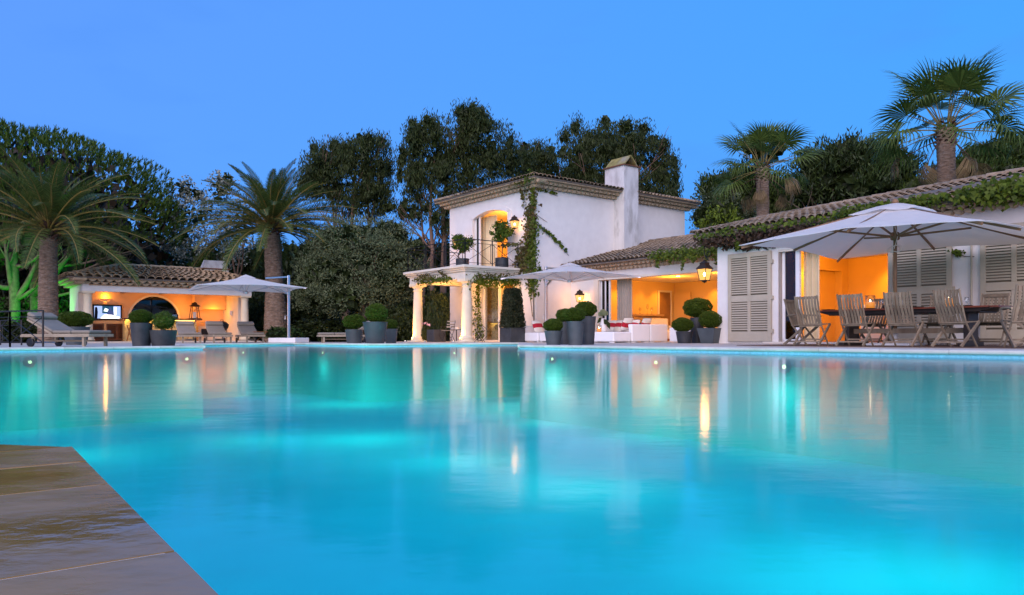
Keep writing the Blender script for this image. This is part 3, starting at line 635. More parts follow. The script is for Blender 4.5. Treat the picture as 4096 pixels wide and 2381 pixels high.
genoise(D, (X0,FB), (X0+14,FB), (0,-1), 2, .21, 2.93, .11, .17); genoise(D, (X0,2.1), (X0,FB), (-1,0), 2, .21, 2.93, .11, .17)
so_ = MB(); so_.box(X0-.47,X0+14,FB-.47,FB+.02,3.125,3.148); so_.box(X0-.47,X0+.02,FB,2.1,3.125,3.148); so_.build('eave_soffit', m_genoise, D)
gb = MB(); gb.prism_x([(FB+.3,2.98),(5.9,2.98),(2.15,3.86)], X0, X0+.3); gb.build('gable', m_stucco, D)
# dining room
rm = MB(); rm.box(X0+1.0,X0+1.1,FB+.35,2.77,0,2.8); rm.box(X0+1.0,X0+1.1,2.77,4.4,2.28,2.8); rm.box(X0+1.0,X0+1.1,4.4,4.9,0,2.8); rm.box(X0+8,X0+8.1,FB+.35,4.9,0,2.8)
rm.box(X0+.36,X0+.44,2.6,4.6,0,2.8); rm.box(X0+.44,X0+1.0,2.67,2.77,0,2.8); rm.box(X0+.44,X0+1.0,4.4,4.5,0,2.8); rm.box(X0+1.1,X0+8,4.8,4.9,0,2.8); rm.build('dining_room_wall', m_room, D)
MB().box(X0+.44,X0+8,FB+.35,4.8,2.72,2.8).build('dining_room_ceiling', m_ceil, D); MB().box(X0+.44,X0+8,FB,4.8,-.02,.03).build('dining_room_floor', m_brown, D)
curtain('curtain', (X0+.62,2.95), (X0+.62,3.6), .03, 2.2, m_curtg, D, 6, .04)
for a, b, e in ((2.6,1.6,120),(5.2,1.6,95)): point('dining_room_lamp', (X0+a,b,2.3), e, ORANGE, .25, D)
fr = MB(); fr.box(op0+.02,op0+.10,FB+.16,FB+.24,.06,DT-.05); fr.box(op0+.42,op0+.54,FB+.16,FB+.24,.06,DT-.05); fr.box(op0+.02,op0+.54,FB+.16,FB+.24,.05,.12)
sf = fr.build('sliding_door_frame', m_white, D); MB().box(op0+.10,op0+.42,FB+.195,FB+.205,.12,DT-.05).build('pane', m_winglass, sf)
MB().box(op0+.47,op0+.49,FB+.13,FB+.16,1.0,1.16).build('handle', m_iron, sf)
for b_ in (.6,2.2): spot('wall_washer_lamp', (X0+1.8,b_,2.65), (X0+1.12,b_,1.2), 90, ORANGE, 85, .05, .9, D)
for a_ in (2.6,4.2): spot('wall_washer_lamp', (X0+a_,4.1,2.65), (X0+a_,4.8,1.2), 80, ORANGE, 85, .05, .9, D)
curtain('curtain', (op0+.50,FB+.42), (op0+.95,FB+.45), .04, 2.7, m_curt, D, 3, .05)
def shutter(a0, width, h, label, arch=True, cols=2, parent=D):
    y0, y1 = FB-.075, FB-.03; st = .11
    s = MB(); s.box(a0,a0+st,y0,y1,.06,h); s.box(a0+width-st,a0+width,y0,y1,.06,h)
    rails = ((.06,.34),(1.18,1.36),(h-.13,h)); 
    for z0,z1 in rails: s.box(a0+st,a0+width-st,y0,y1,z0,z1)
    mids = []
    if cols == 2:
        c = a0+width/2; 
        for i in range(2): s.box(c-.05,c+.05,y0+.002,y1-.002,rails[i][1],rails[i+1][0])
        mids = [(a0+st,c-.05),(c+.05,a0+width-st)]
    else: mids = [(a0+st,a0+width-st)]
    if arch:
        n = 12; s.prism_y([(a0+width,h),(a0,h)][::-1]+[(a0+width*(1-i/n), h+.001+.10*math.sin(PI*(1-i/n))) for i in range(n+1)][1:-1][::1], y0, y1) if False else None
    o = s.build('shutter', m_shut, parent, bevel=.006); tag(o, label)
    for x0, x1 in mids:
        me = MB().box(-(x1-x0)/2, (x1-x0)/2, -.026, .026, -.006, .006).mesh('slat'); me.materials.append(m_shut)
        for i in range(2):
            za, zb = rails[i][1]+.03, rails[i+1][0]-.01; n = int((zb-za)/.062)
            for j in range(n): inst('slat', me, o, ((x0+x1)/2, (y0+y1)/2, za+(zb-za)*(j+.5)/n), (R(52),0,0))
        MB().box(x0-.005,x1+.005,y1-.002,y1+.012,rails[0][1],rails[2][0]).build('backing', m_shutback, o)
    for z in (.35,1.27,h-.3):
        MB().box(a0+width,a0+width+.05,y0+.005,y1+.02,z-.05,z+.05).build('hinge', m_shut, o)
    return o
shutter(X0+.41, 1.40, 2.56, 'grey-taupe louvred shutter left of the dining room opening')
shutter(X0+4.98, 1.42, 2.60, 'grey-taupe louvred shutter right of the opening behind the umbrella pole')
shutter(X0+6.98, 1.30, 2.60, 'grey-taupe louvred shutter at the right edge of the photo')
pl_ = MB(); pl_.tube([(X0+6.80,FB-.05,.1),(X0+6.80,FB-.05,2.5)], .022, 8).build('downpipe', m_shut, D)
# hanging bracket lantern at the wing's corner
hk = lantern('large lit iron lantern hanging from a scrolled bracket at the wing corner', L(X0-.50,FB+.05,2.05), TH, 1.02, 85, True)
br = MB(); c0 = Vector((.50,0,.0))
br.tube([(.50,-.02,1.0),(.50,-.02,.0),(.50,-.02,-.15)], .018, 6); br.tube([(.50,-.02,-.15)]+[(.56-.06*math.cos(t)-0, -.02, -.16-.06*math.sin(t)) for t in np.linspace(0,4.2,9)], .012, 6)
br.tube([(.25+.25*math.cos(t), -.02, .72+.32*math.sin(t)) for t in np.linspace(-.1,PI+1.2,20)], .016, 6)
sp = [(.13+ (.16-.018*t)*math.cos(t+PI)*.8+.02, -.02, .62+(.16-.018*t)*math.sin(t+PI)*.8) for t in np.linspace(0,7,24)]; br.tube(sp, .011, 6)
br.tube([(0,-.02,.72),(0,0,.58)], .01, 6)
br.build('scroll_bracket', m_iron, hk)
# ------------------------------------------------------------------ pool pavilion (x along its front, y back into it)
PO = Vector((-18.1, 32.0, 0)); PT = R(38)
PU = Vector((math.cos(PT), math.sin(PT), 0)); PV = Vector((-math.sin(PT), math.cos(PT), 0))
def PP(x, y, z=0): return PO + PU*x + PV*y + Vector((0,0,z))
K = thing('pool_pavilion', 'open cream pool house with clay tile roof, two white columns and lit bar', 'pavilion', PO, PT)
MB().box(-.45,7.2,-.6,3.6,-.01,.04).build('floor', m_lime, K)
bm_ = MB(); bm_.box(-.22,6.92,-.19,.19,2.2,2.5); bm_.build('front_beam', m_stucco, K)
for xa, yb in ((-.22,1.0),(6.62,.85)):
    w = MB(); w.box(xa,xa+.24,.19,3.4,2.2,2.5); w.box(xa,xa+.24,yb,3.4,.04,2.2); w.build('side_wall', m_stucco_warm, K)
# back wall with arched window
cx_, cz_, rr_ = 3.34, 1.10, 1.10
bw = MB(); bw.box(.02,cx_-rr_,3.2,3.4,.04,2.5); bw.box(cx_+rr_,6.62,3.2,3.4,.04,2.5); bw.box(cx_-rr_,cx_+rr_,3.2,3.4,.04,cz_)
n = 20; arc = [(cx_-rr_*math.cos(PI*i/n), cz_+rr_*math.sin(PI*i/n)) for i in range(n+1)]
bw.prism_y([(cx_+rr_,2.5),(cx_-rr_,2.5)]+arc, 3.2, 3.4); bw.build('back_wall', m_peach, K)
at = MB()
for i in range(n):
    a0 = PI*i/n; a1 = PI*(i+1)/n
    at.prism_y([(cx_-rr_*math.cos(a0),cz_+rr_*math.sin(a0)),(cx_-rr_*math.cos(a1),cz_+rr_*math.sin(a1)),(cx_-(rr_+.09)*math.cos(a1),cz_+(rr_+.09)*math.sin(a1)),(cx_-(rr_+.09)*math.cos(a0),cz_+(rr_+.09)*math.sin(a0))][::-1], 3.15, 3.2)
wi = at.build('arched_window_trim', m_stucco_warm, K); MB().prism_y(arc, 3.3, 3.31).build('pane', m_winglass, wi)
MB().box(.02,6.62,-.19,3.4,2.44,2.5).build('ceiling', m_peach, K)
for x in (1.9,3.6,5.6): MB().box(x-.07,x+.07,.2,3.19,2.32,2.44).build('ceiling_beam', m_brown, K, bevel=.02)
MB().box(5.05,5.4,2.6,3.2,1.55,2.44).build('hood', m_peach, K); MB().box(5.4,6.6,2.7,3.2,1.62,2.44).build('hood', m_peach, K)
colp2 = [(.27,.04),(.27,.14),(.23,.15),(.24,.20),(.22,.24),(.19,.27),(.185,.9),(.175,1.4),(.155,1.98),(.18,1.99),(.18,2.03),(.155,2.04),(.16,2.07),(.21,2.12)]
for x in (0, 6.65):
    cl = MB().lathe(colp2, 28, (x,0,0)).build('column', m_column, K, smooth=True); m_ = cl.modifiers.new('e','EDGE_SPLIT'); m_.split_angle = R(40)
    MB().box(x-.24,x+.24,-.24,.24,2.12,2.2).build('abacus', m_column, cl)
ez = 2.76; E = [(-.85,-.75,ez),(7.5,-.75,ez),(7.5,4.1,ez),(-.85,4.1,ez)]; Rg = [(1.55,1.7,3.46),(5.4,1.7,3.46)]
t_ = MB(); roof_deck(t_,E[0],E[1],Rg[0],Rg[1]); roof_deck(t_,E[1],E[2],Rg[1],Rg[1]); roof_deck(t_,E[2],E[3],Rg[1],Rg[0]); roof_deck(t_,E[3],E[0],Rg[0],Rg[0]); rf = t_.build('roof', m_mortar, K)
roof_tiles(rf, E[0],E[1],Rg[0],Rg[1], .33, .34, m_tile_pav, 220, .02); roof_tiles(rf, E[3],E[0],Rg[0],Rg[0], .33, .34, m_tile_pav, 80, .02); roof_tiles(rf, E[1],E[2],Rg[1],Rg[1], .33, .34, m_tile_pav, 0, .02)
ridge_tiles(rf, E[0], Rg[0], .32, m_tile_pav); ridge_tiles(rf, Rg[0], Rg[1], .32, m_tile_pav); ridge_tiles(rf, E[1], Rg[1], .32, m_tile_pav)
genoise(K, (-.22,-.19),(6.92,-.19),(0,-1),2,.33,2.5,.11,.2); genoise(K, (-.22,3.4),(-.22,-.19),(-1,0),2,.33,2.5,.11,.2)
so_ = MB(); so_.box(-.8,7.4,-.7,-.18,2.70,2.72); so_.box(-.8,-.2,-.18,4.0,2.70,2.72); so_.box(6.9,7.4,-.18,4.0,2.70,2.72); so_.build('eave_soffit', m_genoise, K)
c_ = MB(); c_.box(5.15,6.3,1.3,2.1,3.0,3.52); co = c_.build('chimney', m_stucco_warm, K); MB().box(5.08,6.37,1.23,2.17,3.52,3.57).build('cap_slab', m_brown, co)
MB().add([(5.15,1.35,3.57),(6.3,1.35,3.57),(6.3,2.05,3.57),(5.15,2.05,3.57),(5.25,1.62,3.98),(6.2,1.62,3.98),(6.2,1.78,3.98),(5.25,1.78,3.98)],[(4,5,6,7),(0,1,5,4),(1,2,6,5),(2,3,7,6),(3,0,4,7)]).build('cowl', m_chim, co)
# TV with a bright hospital drama on it (flat picture)
tv = thing('television', 'wall-mounted flat television showing a bright blue-white film scene', 'television', PP(1.28,3.13,1.40), PT)
MB().box(-.62,.62,-.03,.06,-.36,.36).build('casing', m_black, tv, bevel=.01)
def tvq(name, pts, y, col, s=1.6): MB().add([(x,y,z) for x,z in pts],[tuple(range(len(pts)))]).build(name, EMIT('tv_'+name, col, s), tv)
tvq('screen', [(-.55,-.29),(.55,-.29),(.55,.29),(-.55,.29)], -.034, (.42,.55,1.0), 1.2)
tvq('screen_dark_wall', [(-.22,-.05),(.25,-.05),(.25,.29),(-.22,.29)], -.036, (.03,.12,.22), .8)
tvq('screen_window', [(.27,-.1),(.38,-.1),(.38,.25),(.27,.25)], -.037, (.9,.95,1), 2.2)
tvq('screen_lamp', [(-.16,.05),(.0,.03),(.04,.14),(-.1,.2)], -.037, (.8,.92,1), 2.2)
tvq('screen_sheet', [(-.3,-.29),(.55,-.29),(.5,-.2),(.1,-.1),(-.15,-.12)], -.038, (1,.93,.9), 2.4)
tvq('screen_figure', [(-.02,-.11),(.28,-.12),(.25,.06),(.16,.10),(.17,.2),(.13,.25),(.07,.24),(.05,.18),(.07,.1),(.0,.04)], -.039, (.10,.14,.38), .7)
tvq('screen_nurse', [(-.55,-.29),(-.42,-.29),(-.40,.0),(-.42,.2),(-.46,.25),(-.52,.22)], -.039, (.01,.015,.03), .5)
point('screen_glow', (0,-.5,0), 5, (.6,.7,1), .3, tv)
# wall sconce
sc = thing('wall_sconce', 'half-bowl plaster sconce glowing above the television', 'wall lamp', PP(1.2,3.19,1.98), PT)
MB().add([(.24*math.cos(t)*r, -.17*math.sin(t)*r, z) for z, r in ((-.05,.25),(-.02,.7),(.05,1)) for t in np.linspace(0,PI,13)], [(13*i+j,13*i+j+1,13*i+14+j,13*i+13+j) for i in range(2) for j in range(12)]).build('bowl', m_peach, sc, smooth=True)
point('bulb', (0,-.10,.14), 16, (1,.40,.04), .05, sc)
# cabinets with louvred doors under the television
cb = thing('louvred_cabinet', 'masonry counter with brown louvred doors below the television', 'cabinet', PP(0,0,.04), PT)
q = MB(); q.box(.05,2.15,2.62,3.19,.82,.95); q.box(.05,.14,2.66,3.19,0,.82); q.box(1.06,1.16,2.66,3.19,0,.82); q.box(2.05,2.15,2.66,3.19,0,.82); q.build('counter', m_peach, cb)
for x0 in (.15,1.17):
    for h in (0,1):
        xa = x0+h*.445; d_ = MB(); d_.box(xa,xa+.05,2.68,2.72,.05,.8); d_.box(xa+.39,xa+.44,2.68,2.72,.05,.8); d_.box(xa+.05,xa+.39,2.68,2.72,.05,.12); d_.box(xa+.05,xa+.39,2.68,2.72,.73,.8)
        do = d_.build('cabinet_door', m_brown, cb)
        me = MB().box(-.17,.17,-.018,.018,-.006,.006).mesh('slat'); me.materials.append(m_brown)
        for j in range(10): inst('slat', me, do, (xa+.22,2.705,.155+j*.06), (R(45),0,0))
        MB().box(xa+.04,xa+.4,2.725,2.735,.1,.75).build('backing', m_dark, do)
# bar counter with hidden lights
br_ = thing('bar_counter', 'stone-fronted bar with brown timber top and glowing strip light', 'bar', PP(0,0,.04), PT)
m_barstone = M('rough_golden_stone', (.55,.42,.22), .9, .25, 5, .8, 14)
MB().box(1.75,4.9,1.75,2.2,0,.93).build('bar_front', m_barstone, br_); MB().box(1.58,5.1,1.45,2.3,1.0,1.06).build('bar_top', m_brown, br_, bevel=.008); MB().box(1.8,4.85,1.85,2.15,.93,1.0).build('riser', m_barstone, br_)
MB().box(1.8,4.8,1.68,1.72,.965,.985).build('light_strip', EMIT('bar_strip', (1,.60,.10), 8), br_)
for x in (1.7,2.6,3.5,4.4): point('strip_light', (x,1.55,.93), 7, (1,.60,.08), .05, br_)
bl = thing('candle_lantern', 'tall rustic iron lantern with white pillar candle on the bar', 'lantern', PP(4.85,1.85,1.10), PT)
f_ = MB()
for sx in (-1,1):
    for sy in (-1,1): f_.beam((sx*.20,sy*.20,.03),(sx*.13,sy*.13,.62),.022,.022)
for z, r_ in ((.03,.21),(.62,.145)):
    for q in ((-1,-1,1,-1),(1,-1,1,1),(1,1,-1,1),(-1,1,-1,-1)): f_.beam((q[0]*r_,q[1]*r_,z),(q[2]*r_,q[3]*r_,z),.03,.03)
f_.build('frame', m_lant, bl); MB().lathe([(.30,.62),(.27,.65),(.14,.72),(.12,.78),(.02,.84)], sq=True).build('hood', m_lant, bl); MB().box(-.28,.28,-.28,.28,0,.025).build('base_plate', m_lant, bl)
MB().lathe([(.08,.03),(.08,.34),(.0,.34)], 16).build('candle', m_white, bl); MB().tube([(-.1,0,.80),(-.2,0,.62),(-.02,0,.45),(.18,0,.52),(.2,0,.66)], .008, 6).build('carry_handle', m_lant, bl)
point('lantern_glow', (-.3,.7,.55), 20, (1,.40,.04), .1, bl)
point('pavilion_lamp', (3.0,1.9,2.15), 20, (1,.42,.09), .2, K); point('pavilion_lamp', (5.95,2.4,1.5), 20, (1,.36,.03), .1, K); point('pavilion_lamp', (5.6,1.2,2.2), 8, (1,.5,.14), .1, K)
ph = thing('wall_telephone', 'white telephone handset on the right wall of the pavilion', 'telephone', PP(6.60,1.75,1.42), PT)
MB().box(-.06,0,-.05,.05,-.12,.12).build('base', m_white, ph, bevel=.01); MB().box(-.11,-.06,-.03,.03,-.10,.11).build('handset', m_white, ph, bevel=.015); MB().tube([(-.05,0,-.12),(-.06,.03,-.2),(-.05,.06,-.25),(-.05,.02,-.18)],.008,6).build('cord', m_white, ph)
kt = thing('stove_counter', 'low white kitchen counter with wire rack at the back of the pavilion', 'counter', PP(0,0,.04), PT)
MB().box(5.2,6.55,2.55,3.18,0,.72).build('cabinet', m_stucco_warm, kt)
rk = MB()
for z in (.74,.92):
    for y in (2.6,3.1): rk.tube([(5.3,y,z),(6.4,y,z)], .01, 6)
for x in (5.3,5.85,6.4): rk.tube([(x,2.6,.72),(x,2.6,.92)], .01, 6)
rk.build('wire_rack', m_alu, kt); MB().box(5.35,6.2,2.54,2.56,.3,.6).build('oven_door', m_black, kt)
mw = thing('coffee_machine', 'small black coffee machine on the bar beside the arched window', 'appliance', PP(3.95,2.05,1.10), PT)
MB().box(-.16,.16,-.12,.12,0,.22).build('housing', m_black, mw, bevel=.01); MB().box(-.1,.1,-.125,-.12,.1,.2).build('panel', m_alu, mw)
# kettle barbecue
bq = thing('kettle_barbecue', 'black kettle barbecue with chrome legs in front of the pavilion', 'barbecue', PP(5.5,-.25,.04), PT)
MB().lathe([(.05,.46),(.2,.5),(.29,.62),(.31,.70)], 24).build('bowl', m_black, bq, smooth=True); MB().lathe([(.315,.70),(.30,.78),(.22,.88),(.08,.93),(.0,.94)], 24).build('lid', m_black, bq, smooth=True)
MB().tube([(-.07,0,.93),(-.06,0,.99),(.06,0,.99),(.07,0,.93)], .014, 6).build('lid_handle', m_brown, bq)
for a in (0.5,2.6,4.7): MB().tube([(.16*math.cos(a),.16*math.sin(a),.52),(.30*math.cos(a),.30*math.sin(a),0)], .012, 6).build('leg', m_alu, bq)
MB().lathe([(.0,.22),(.14,.2),(.15,.22)], 16).build('ash_catcher', m_alu, bq)
# folding teak bar stools
def stool(label, loc, rz, first=[None]):
    if first[0]: return dup(first[0], label, loc, rz)
    k = thing('folding_bar_stool', label, 'bar stool', loc, rz, 'teak bar stools'); first[0] = k
    for s in (-1,1):
        MB().beam((s*.2,-.26,0),(s*.2,.2,1.12),.03,.045).build('back_leg', m_teak, k); MB().beam((s*.23,.24,0),(s*.23,-.18,.72),.03,.045).build('front_leg', m_teak, k)
    for j in range(5): MB().box(-.24,.24,-.2+j*.075,-.14+j*.075,.70,.72).build('seat_slat', m_teak, k)
    MB().beam((-.2,.19,1.08),(.2,.19,1.08),.02,.09).build('top_rail', m_teak, k)
    for j in range(5): MB().beam((-.15+j*.075,.14,.9),(-.15+j*.075,.185,1.05),.015,.03).build('back_slat', m_teak, k)
    for z, y in ((.3,.13),(.3,-.13)): MB().beam((-.21,y,z),(.21,y,z),.02,.03).build('stretcher', m_teak, k)
    return k
stool('teak folding bar stool hidden partly by the left dark planter', PP(2.0,.95,.04), PT+R(200)); stool('teak folding bar stool behind the rounded bush', PP(3.35,.75,.04), PT+R(185)); stool('teak folding bar stool turned sideways beside the candle lantern', PP(4.35,.35,.04), PT+R(255))
# ------------------------------------------------------------------ sun loungers (head at -x)
def lounger():
    k = thing('sun_lounger', '', 'sun lounger')
    f = MB()
    for s in (-1,1): f.beam((-1.0,s*.33,.27),(1.0,s*.33,.27),.04,.075)
    f.beam((-1.0,-.35,.27),(-1.0,.35,.27),.04,.07); f.beam((1.0,-.35,.27),(1.0,.35,.27),.04,.07); f.build('frame', m_teak_l, k, bevel=.006)
    me = MB().box(-.035,.035,-.31,.31,-.01,.01).mesh('slat'); me.materials.append(m_teak_l)
    for i in range(11): inst('slat', me, k, (-.12+i*.105,0,.305))
    for s in (-1,1):
        MB().box(.80,.86,s*.30-.03,s*.30+.03,0,.24).build('leg', m_teak_l, k); MB().box(-.70,-.64,s*.30-.025,s*.30+.025,.09,.24).build('leg', m_teak_l, k)
        wl_ = MB().lathe([(.045,-.018),(.09,-.022),(.10,-.01),(.10,.01),(.09,.022),(.045,.018)], 20).build('wheel', m_white, k, (-.67,s*.37,.10), (R(90),0,0), smooth=True)
        MB().lathe([(.088,-.024),(.106,-.02),(.106,.02),(.088,.024)], 20).build('tyre', m_black, wl_)
    MB().tube([(-.67,-.37,.10),(-.67,.37,.10)], .015, 8).build('axle', m_alu, k); MB().box(-.6,.8,-.02,.02,.12,.16).build('stretcher', m_teak_l, k)
    # raised back
    ang = R(26); hx, hz = -.12, .31
    B = Matrix.Translation((hx,0,hz)) @ Matrix.Rotation(PI, 4, 'Z') @ Matrix.Rotation(-ang, 4, 'Y')
    b = MB()
    for s in (-1,1): b.beam((0,s*.29,0),(.82,s*.29,0),.035,.05)
    for i in range(7): b.box(.05+i*.11,.12+i*.11,-.28,.28,.0,.02)
    b.xform(B).build('back_frame', m_teak_l, k)
    MB().beam((-.62,.2,.60),(-.78,.2,.28),.03,.03).build('prop', m_teak_l, k)
    MB().box(.0,.86,-.32,.32,.025,.10).xform(B).build('back_cushion', m_cush, k, bevel=.035, segs=3)
    MB().box(-.10,.45,-.32,.32,.318,.395).build('seat_cushion', m_cush, k, bevel=.035, segs=3); MB().box(.455,1.0,-.32,.32,.318,.395).build('foot_cushion', m_cush, k, bevel=.035, segs=3)
    MB().box(.62,.88,-.325,.325,.09,.19).xform(B).build('head_roll', m_cush, k, bevel=.05, segs=4)
    return k
lg = lounger(); g_ = 'grey cushioned sun loungers'
p = P3(268,1388,18.4); lg['label'] = 'taupe cushioned teak lounger on wheels beside the black railing'; lg['group'] = g_; lg.location = (PX(268,18.5),18.5,0); lg.rotation_euler = (0,0,R(-16)); lg.scale = (1.03,1.08,1.0)
for px, Y, lab in ((752,28.3,'taupe lounger nearest the bar stools, leftmost of three under the white parasol'),(872,28.8,'taupe lounger in the middle of the three under the white parasol'),(1000,29.6,'taupe lounger beside the parasol pole, rightmost of three')):
    o = dup(lg, lab, (PX(px,Y),Y,0), R(-58), g_, (1,1,1))
    o.scale = (1.0,1.0,1.0)
o = dup(lg, 'wooden lounger half hidden behind the round-ball planters by the olive tree', (PX(1385,27.5),27.5,0), R(200), g_, (1,1,.95))
# side table and small folding tables
st = thing('folding_side_table', 'small folding teak side table beside the rightmost lounger', 'side table', (PX(1042,29.6),29.6,0), R(20))
for j in range(6): MB().box(-.27+j*.09,-.19+j*.09,-.25,.25,.42,.44).build('top_slat', m_teak, st)
for s in (-1,1):
    MB().beam((-.22,s*.2,0),(.22,s*.2,.42),.03,.03).build('leg', m_teak, st); MB().beam((.22,s*.23,0),(-.22,s*.23,.42),.03,.03).build('leg', m_teak, st)
# ------------------------------------------------------------------ cantilever parasols
def parasol(label, pole, centre, half, rot, zt, ze, pole_h, base, slope_tip=.0):
    """pole / centre are world xy"""
    k = thing('cantilever_parasol', label, 'parasol', (pole[0],pole[1],0), 0, 'white cantilever parasols')
    c = Vector((centre[0]-pole[0], centre[1]-pole[1], 0)); n = 10
    # canopy: eight panels, corner ribs straight, edges sagging in
    cor = [c+Vector((half*math.sqrt(2)*math.cos(rot+PI/4+i*PI/2), half*math.sqrt(2)*math.sin(rot+PI/4+i*PI/2), ze)) for i in range(4)]
    mids = [(cor[i]+cor[(i+1)%4])/2 + Vector((0,0,.06)) + (c+Vector((0,0,ze))-(cor[i]+cor[(i+1)%4])/2)*.03 for i in range(4)]
    ring = [q for i in range(4) for q in (cor[i], mids[i])]; top = c+Vector((0,0,zt))
    vs = []; fs = []; m = 8; sub = 6; seg = 6
    per = []
    for i in range(8):
        for s in range(seg): per.append(ring[i].lerp(ring[(i+1)%8], s/seg) + Vector((0,0,-.05*0)))
    N = len(per)
    for r in range(sub+1):
        t = .12+(1-.12)*r/sub
        for q in per:
            p_ = top.lerp(q, t); bulge = .05*math.sin(PI*t); vs.append(p_+Vector((0,0,-bulge*.6)))
    for r in range(sub):
        for j in range(N): fs.append((r*N+j, r*N+(j+1)%N, (r+1)*N+(j+1)%N, (r+1)*N+j))
    cn = MB().add(vs, fs).build('canopy', m_canvas, k); so2 = cn.modifiers.new('s','SOLIDIFY'); so2.thickness = .008; so2.offset = -1
    vent = []
    for r, (t, dz) in enumerate(((0,.09),(.10,.055),(.17,.02))):
        for q in per: vent.append(top.lerp(q,t)+Vector((0,0,dz)))
    MB().add(vent, [(r*N+j,(r)*N+(j+1)%N,(r+1)*N+(j+1)%N,(r+1)*N+j) for r in range(2) for j in range(N)]).build('vent_cap', m_canvas, cn, smooth=True)
    hub = c+Vector((0,0,ze-.12))
    MB().lathe([(.09,-.05),(.10,0),(.06,.06)], 14, hub).build('hub', m_alu, k)
    MB().tube([hub, top], .02, 8).build('mast', m_alu, k)
    for i, q in enumerate(ring):
        e = top.lerp(q, .98)+Vector((0,0,-.035)); MB().beam(top.lerp(q,.08)+Vector((0,0,-.06)), e, .022, .03).build('rib', m_alu, k)
        MB().beam(hub+(q-hub)*.03, top.lerp(q,.52)+Vector((0,0,-.09)), .015, .02).build('strut', m_alu, k)
    MB().box(-.05,.05,-.05,.05,.1,pole_h).build('pole', m_alu, k, rot=(0,0,math.atan2(c.y,c.x)), bevel=.012)
    d = c.normalized()
    MB().beam(Vector((0,0,pole_h-.06)), c*.55+Vector((0,0,zt-.02)), .05, .05).build('upper_arm', m_alu, k)
    MB().beam(Vector((0,0,ze-.15)), c*.5+Vector((0,0,zt-.18)), .045, .06).build('lower_arm', m_alu, k)
    MB().tube([(-.03,-.06,1.05),(-.12,-.08,1.05),(-.12,-.08,.9)], .012, 6).build('crank_handle', m_alu, k)
    if base: MB().box(-.62,.62,-.45,.45,0,.19).build('base_box', m_white, k, rot=(0,0,base-1), bevel=.02)
    else: MB().box(-.45,.45,-.45,.45,0,.08).build('base_plate', m_alu, k)
    return k
parasol('white cantilever parasol over the three loungers in front of the pavilion', (PX(1155,29.2),29.2), (PX(984,28.4),28.4), 1.88, R(28), 2.50, 2.03, 2.62, 1+R(-20))
pc = L(.62,-.02); cc = L(3.0,-.95)
parasol('white cantilever parasol over the sofa beside the lounge', (pc.x,pc.y), (cc.x,cc.y), 1.78, TH, 2.74, 2.30, 2.92, 0)
# ------------------------------------------------------------------ big timber parasol over the table
bp_ = L(15.35,-3.2); bu = thing('timber_parasol', 'large white square parasol with hardwood pole and ribs over the dining table', 'parasol', bp_, TH+R(4))
hs, zt, ze = 2.24, 2.92, 2.10
cor = [Vector((sx*hs,sy*hs,ze)) for sx,sy in ((1,1),(-1,1),(-1,-1),(1,-1))]; top = Vector((0,0,zt)); ring = []
for i in range(4): ring += [cor[i], (cor[i]+cor[(i+1)%4])/2+Vector((0,0,.11))]
per = [ring[i].lerp(ring[(i+1)%8], s/6) for i in range(8) for s in range(6)]; N = len(per); vs = []
for r in range(8):
    t = .10+.90*r/7
    for j, q in enumerate(per): vs.append(top.lerp(q,t)+Vector((0,0,-.045*math.sin(PI*t)+.008*math.sin(j*1.7+r))))
cn = MB().add(vs, [(r*N+j, r*N+(j+1)%N, (r+1)*N+(j+1)%N, (r+1)*N+j) for r in range(7) for j in range(N)]).build('canopy', m_canvas, bu); s2 = cn.modifiers.new('s','SOLIDIFY'); s2.thickness = .008
vent = []
for t, dz in ((0,.03),(.12,.05),(.24,.035),(.30,.02)):
    for j, q in enumerate(per): vent.append(top.lerp(q,t)+Vector((0,0,dz+.02*math.sin(j*.9)*(t>.2))))
MB().add(vent, [(r*N+j, r*N+(j+1)%N, (r+1)*N+(j+1)%N, (r+1)*N+j) for r in range(3) for j in range(N)]).build('vent_flap', m_canvas, cn, smooth=True)
MB().lathe([(.035,0),(.035,zt+.02)], 14).build('pole', m_umbwood, bu, smooth=True); MB().lathe([(.0,0),(.06,.0),(.075,.05),(.05,.1),(0,.12)], 14, (0,0,zt+.0)).build('finial', m_umbwood, bu, smooth=True)
MB().lathe([(.07,-.08),(.09,-.06),(.09,.06),(.07,.08)], 12, (0,0,2.26)).build('hub', m_umbwood, bu)
for q in ring:
    MB().beam(top*.0+Vector((q.x*.04,q.y*.04,zt-.06)), top.lerp(q,.985)+Vector((0,0,-.06)), .028, .05).build('rib', m_umbwood, bu)
    MB().beam(Vector((q.x*.035,q.y*.035,2.26)), top.lerp(q,.48)+Vector((0,0,-.11)), .024, .04).build('strut', m_umbwood, bu)
rope = MB()
for i in range(4): rope.tube([(.06*math.cos(i)+.10*math.cos(t)*(1+.1*i), .05*i-.06, 2.0+.07*math.sin(t)) for t in np.linspace(0,2*PI,12)], .007, 5)
rope.tube([(0,-.05,2.0),(.08,-.07,2.25),(.02,-.06,2.45)], .007, 5); rope.build('pulley_rope', m_canvas, bu)
MB().lathe([(.045,.05),(.05,.28)], 14).build('base_tube', m_white, bu); MB().box(-.42,.42,-.42,.42,.013,.06).build('base_plate', m_white, bu, bevel=.01)
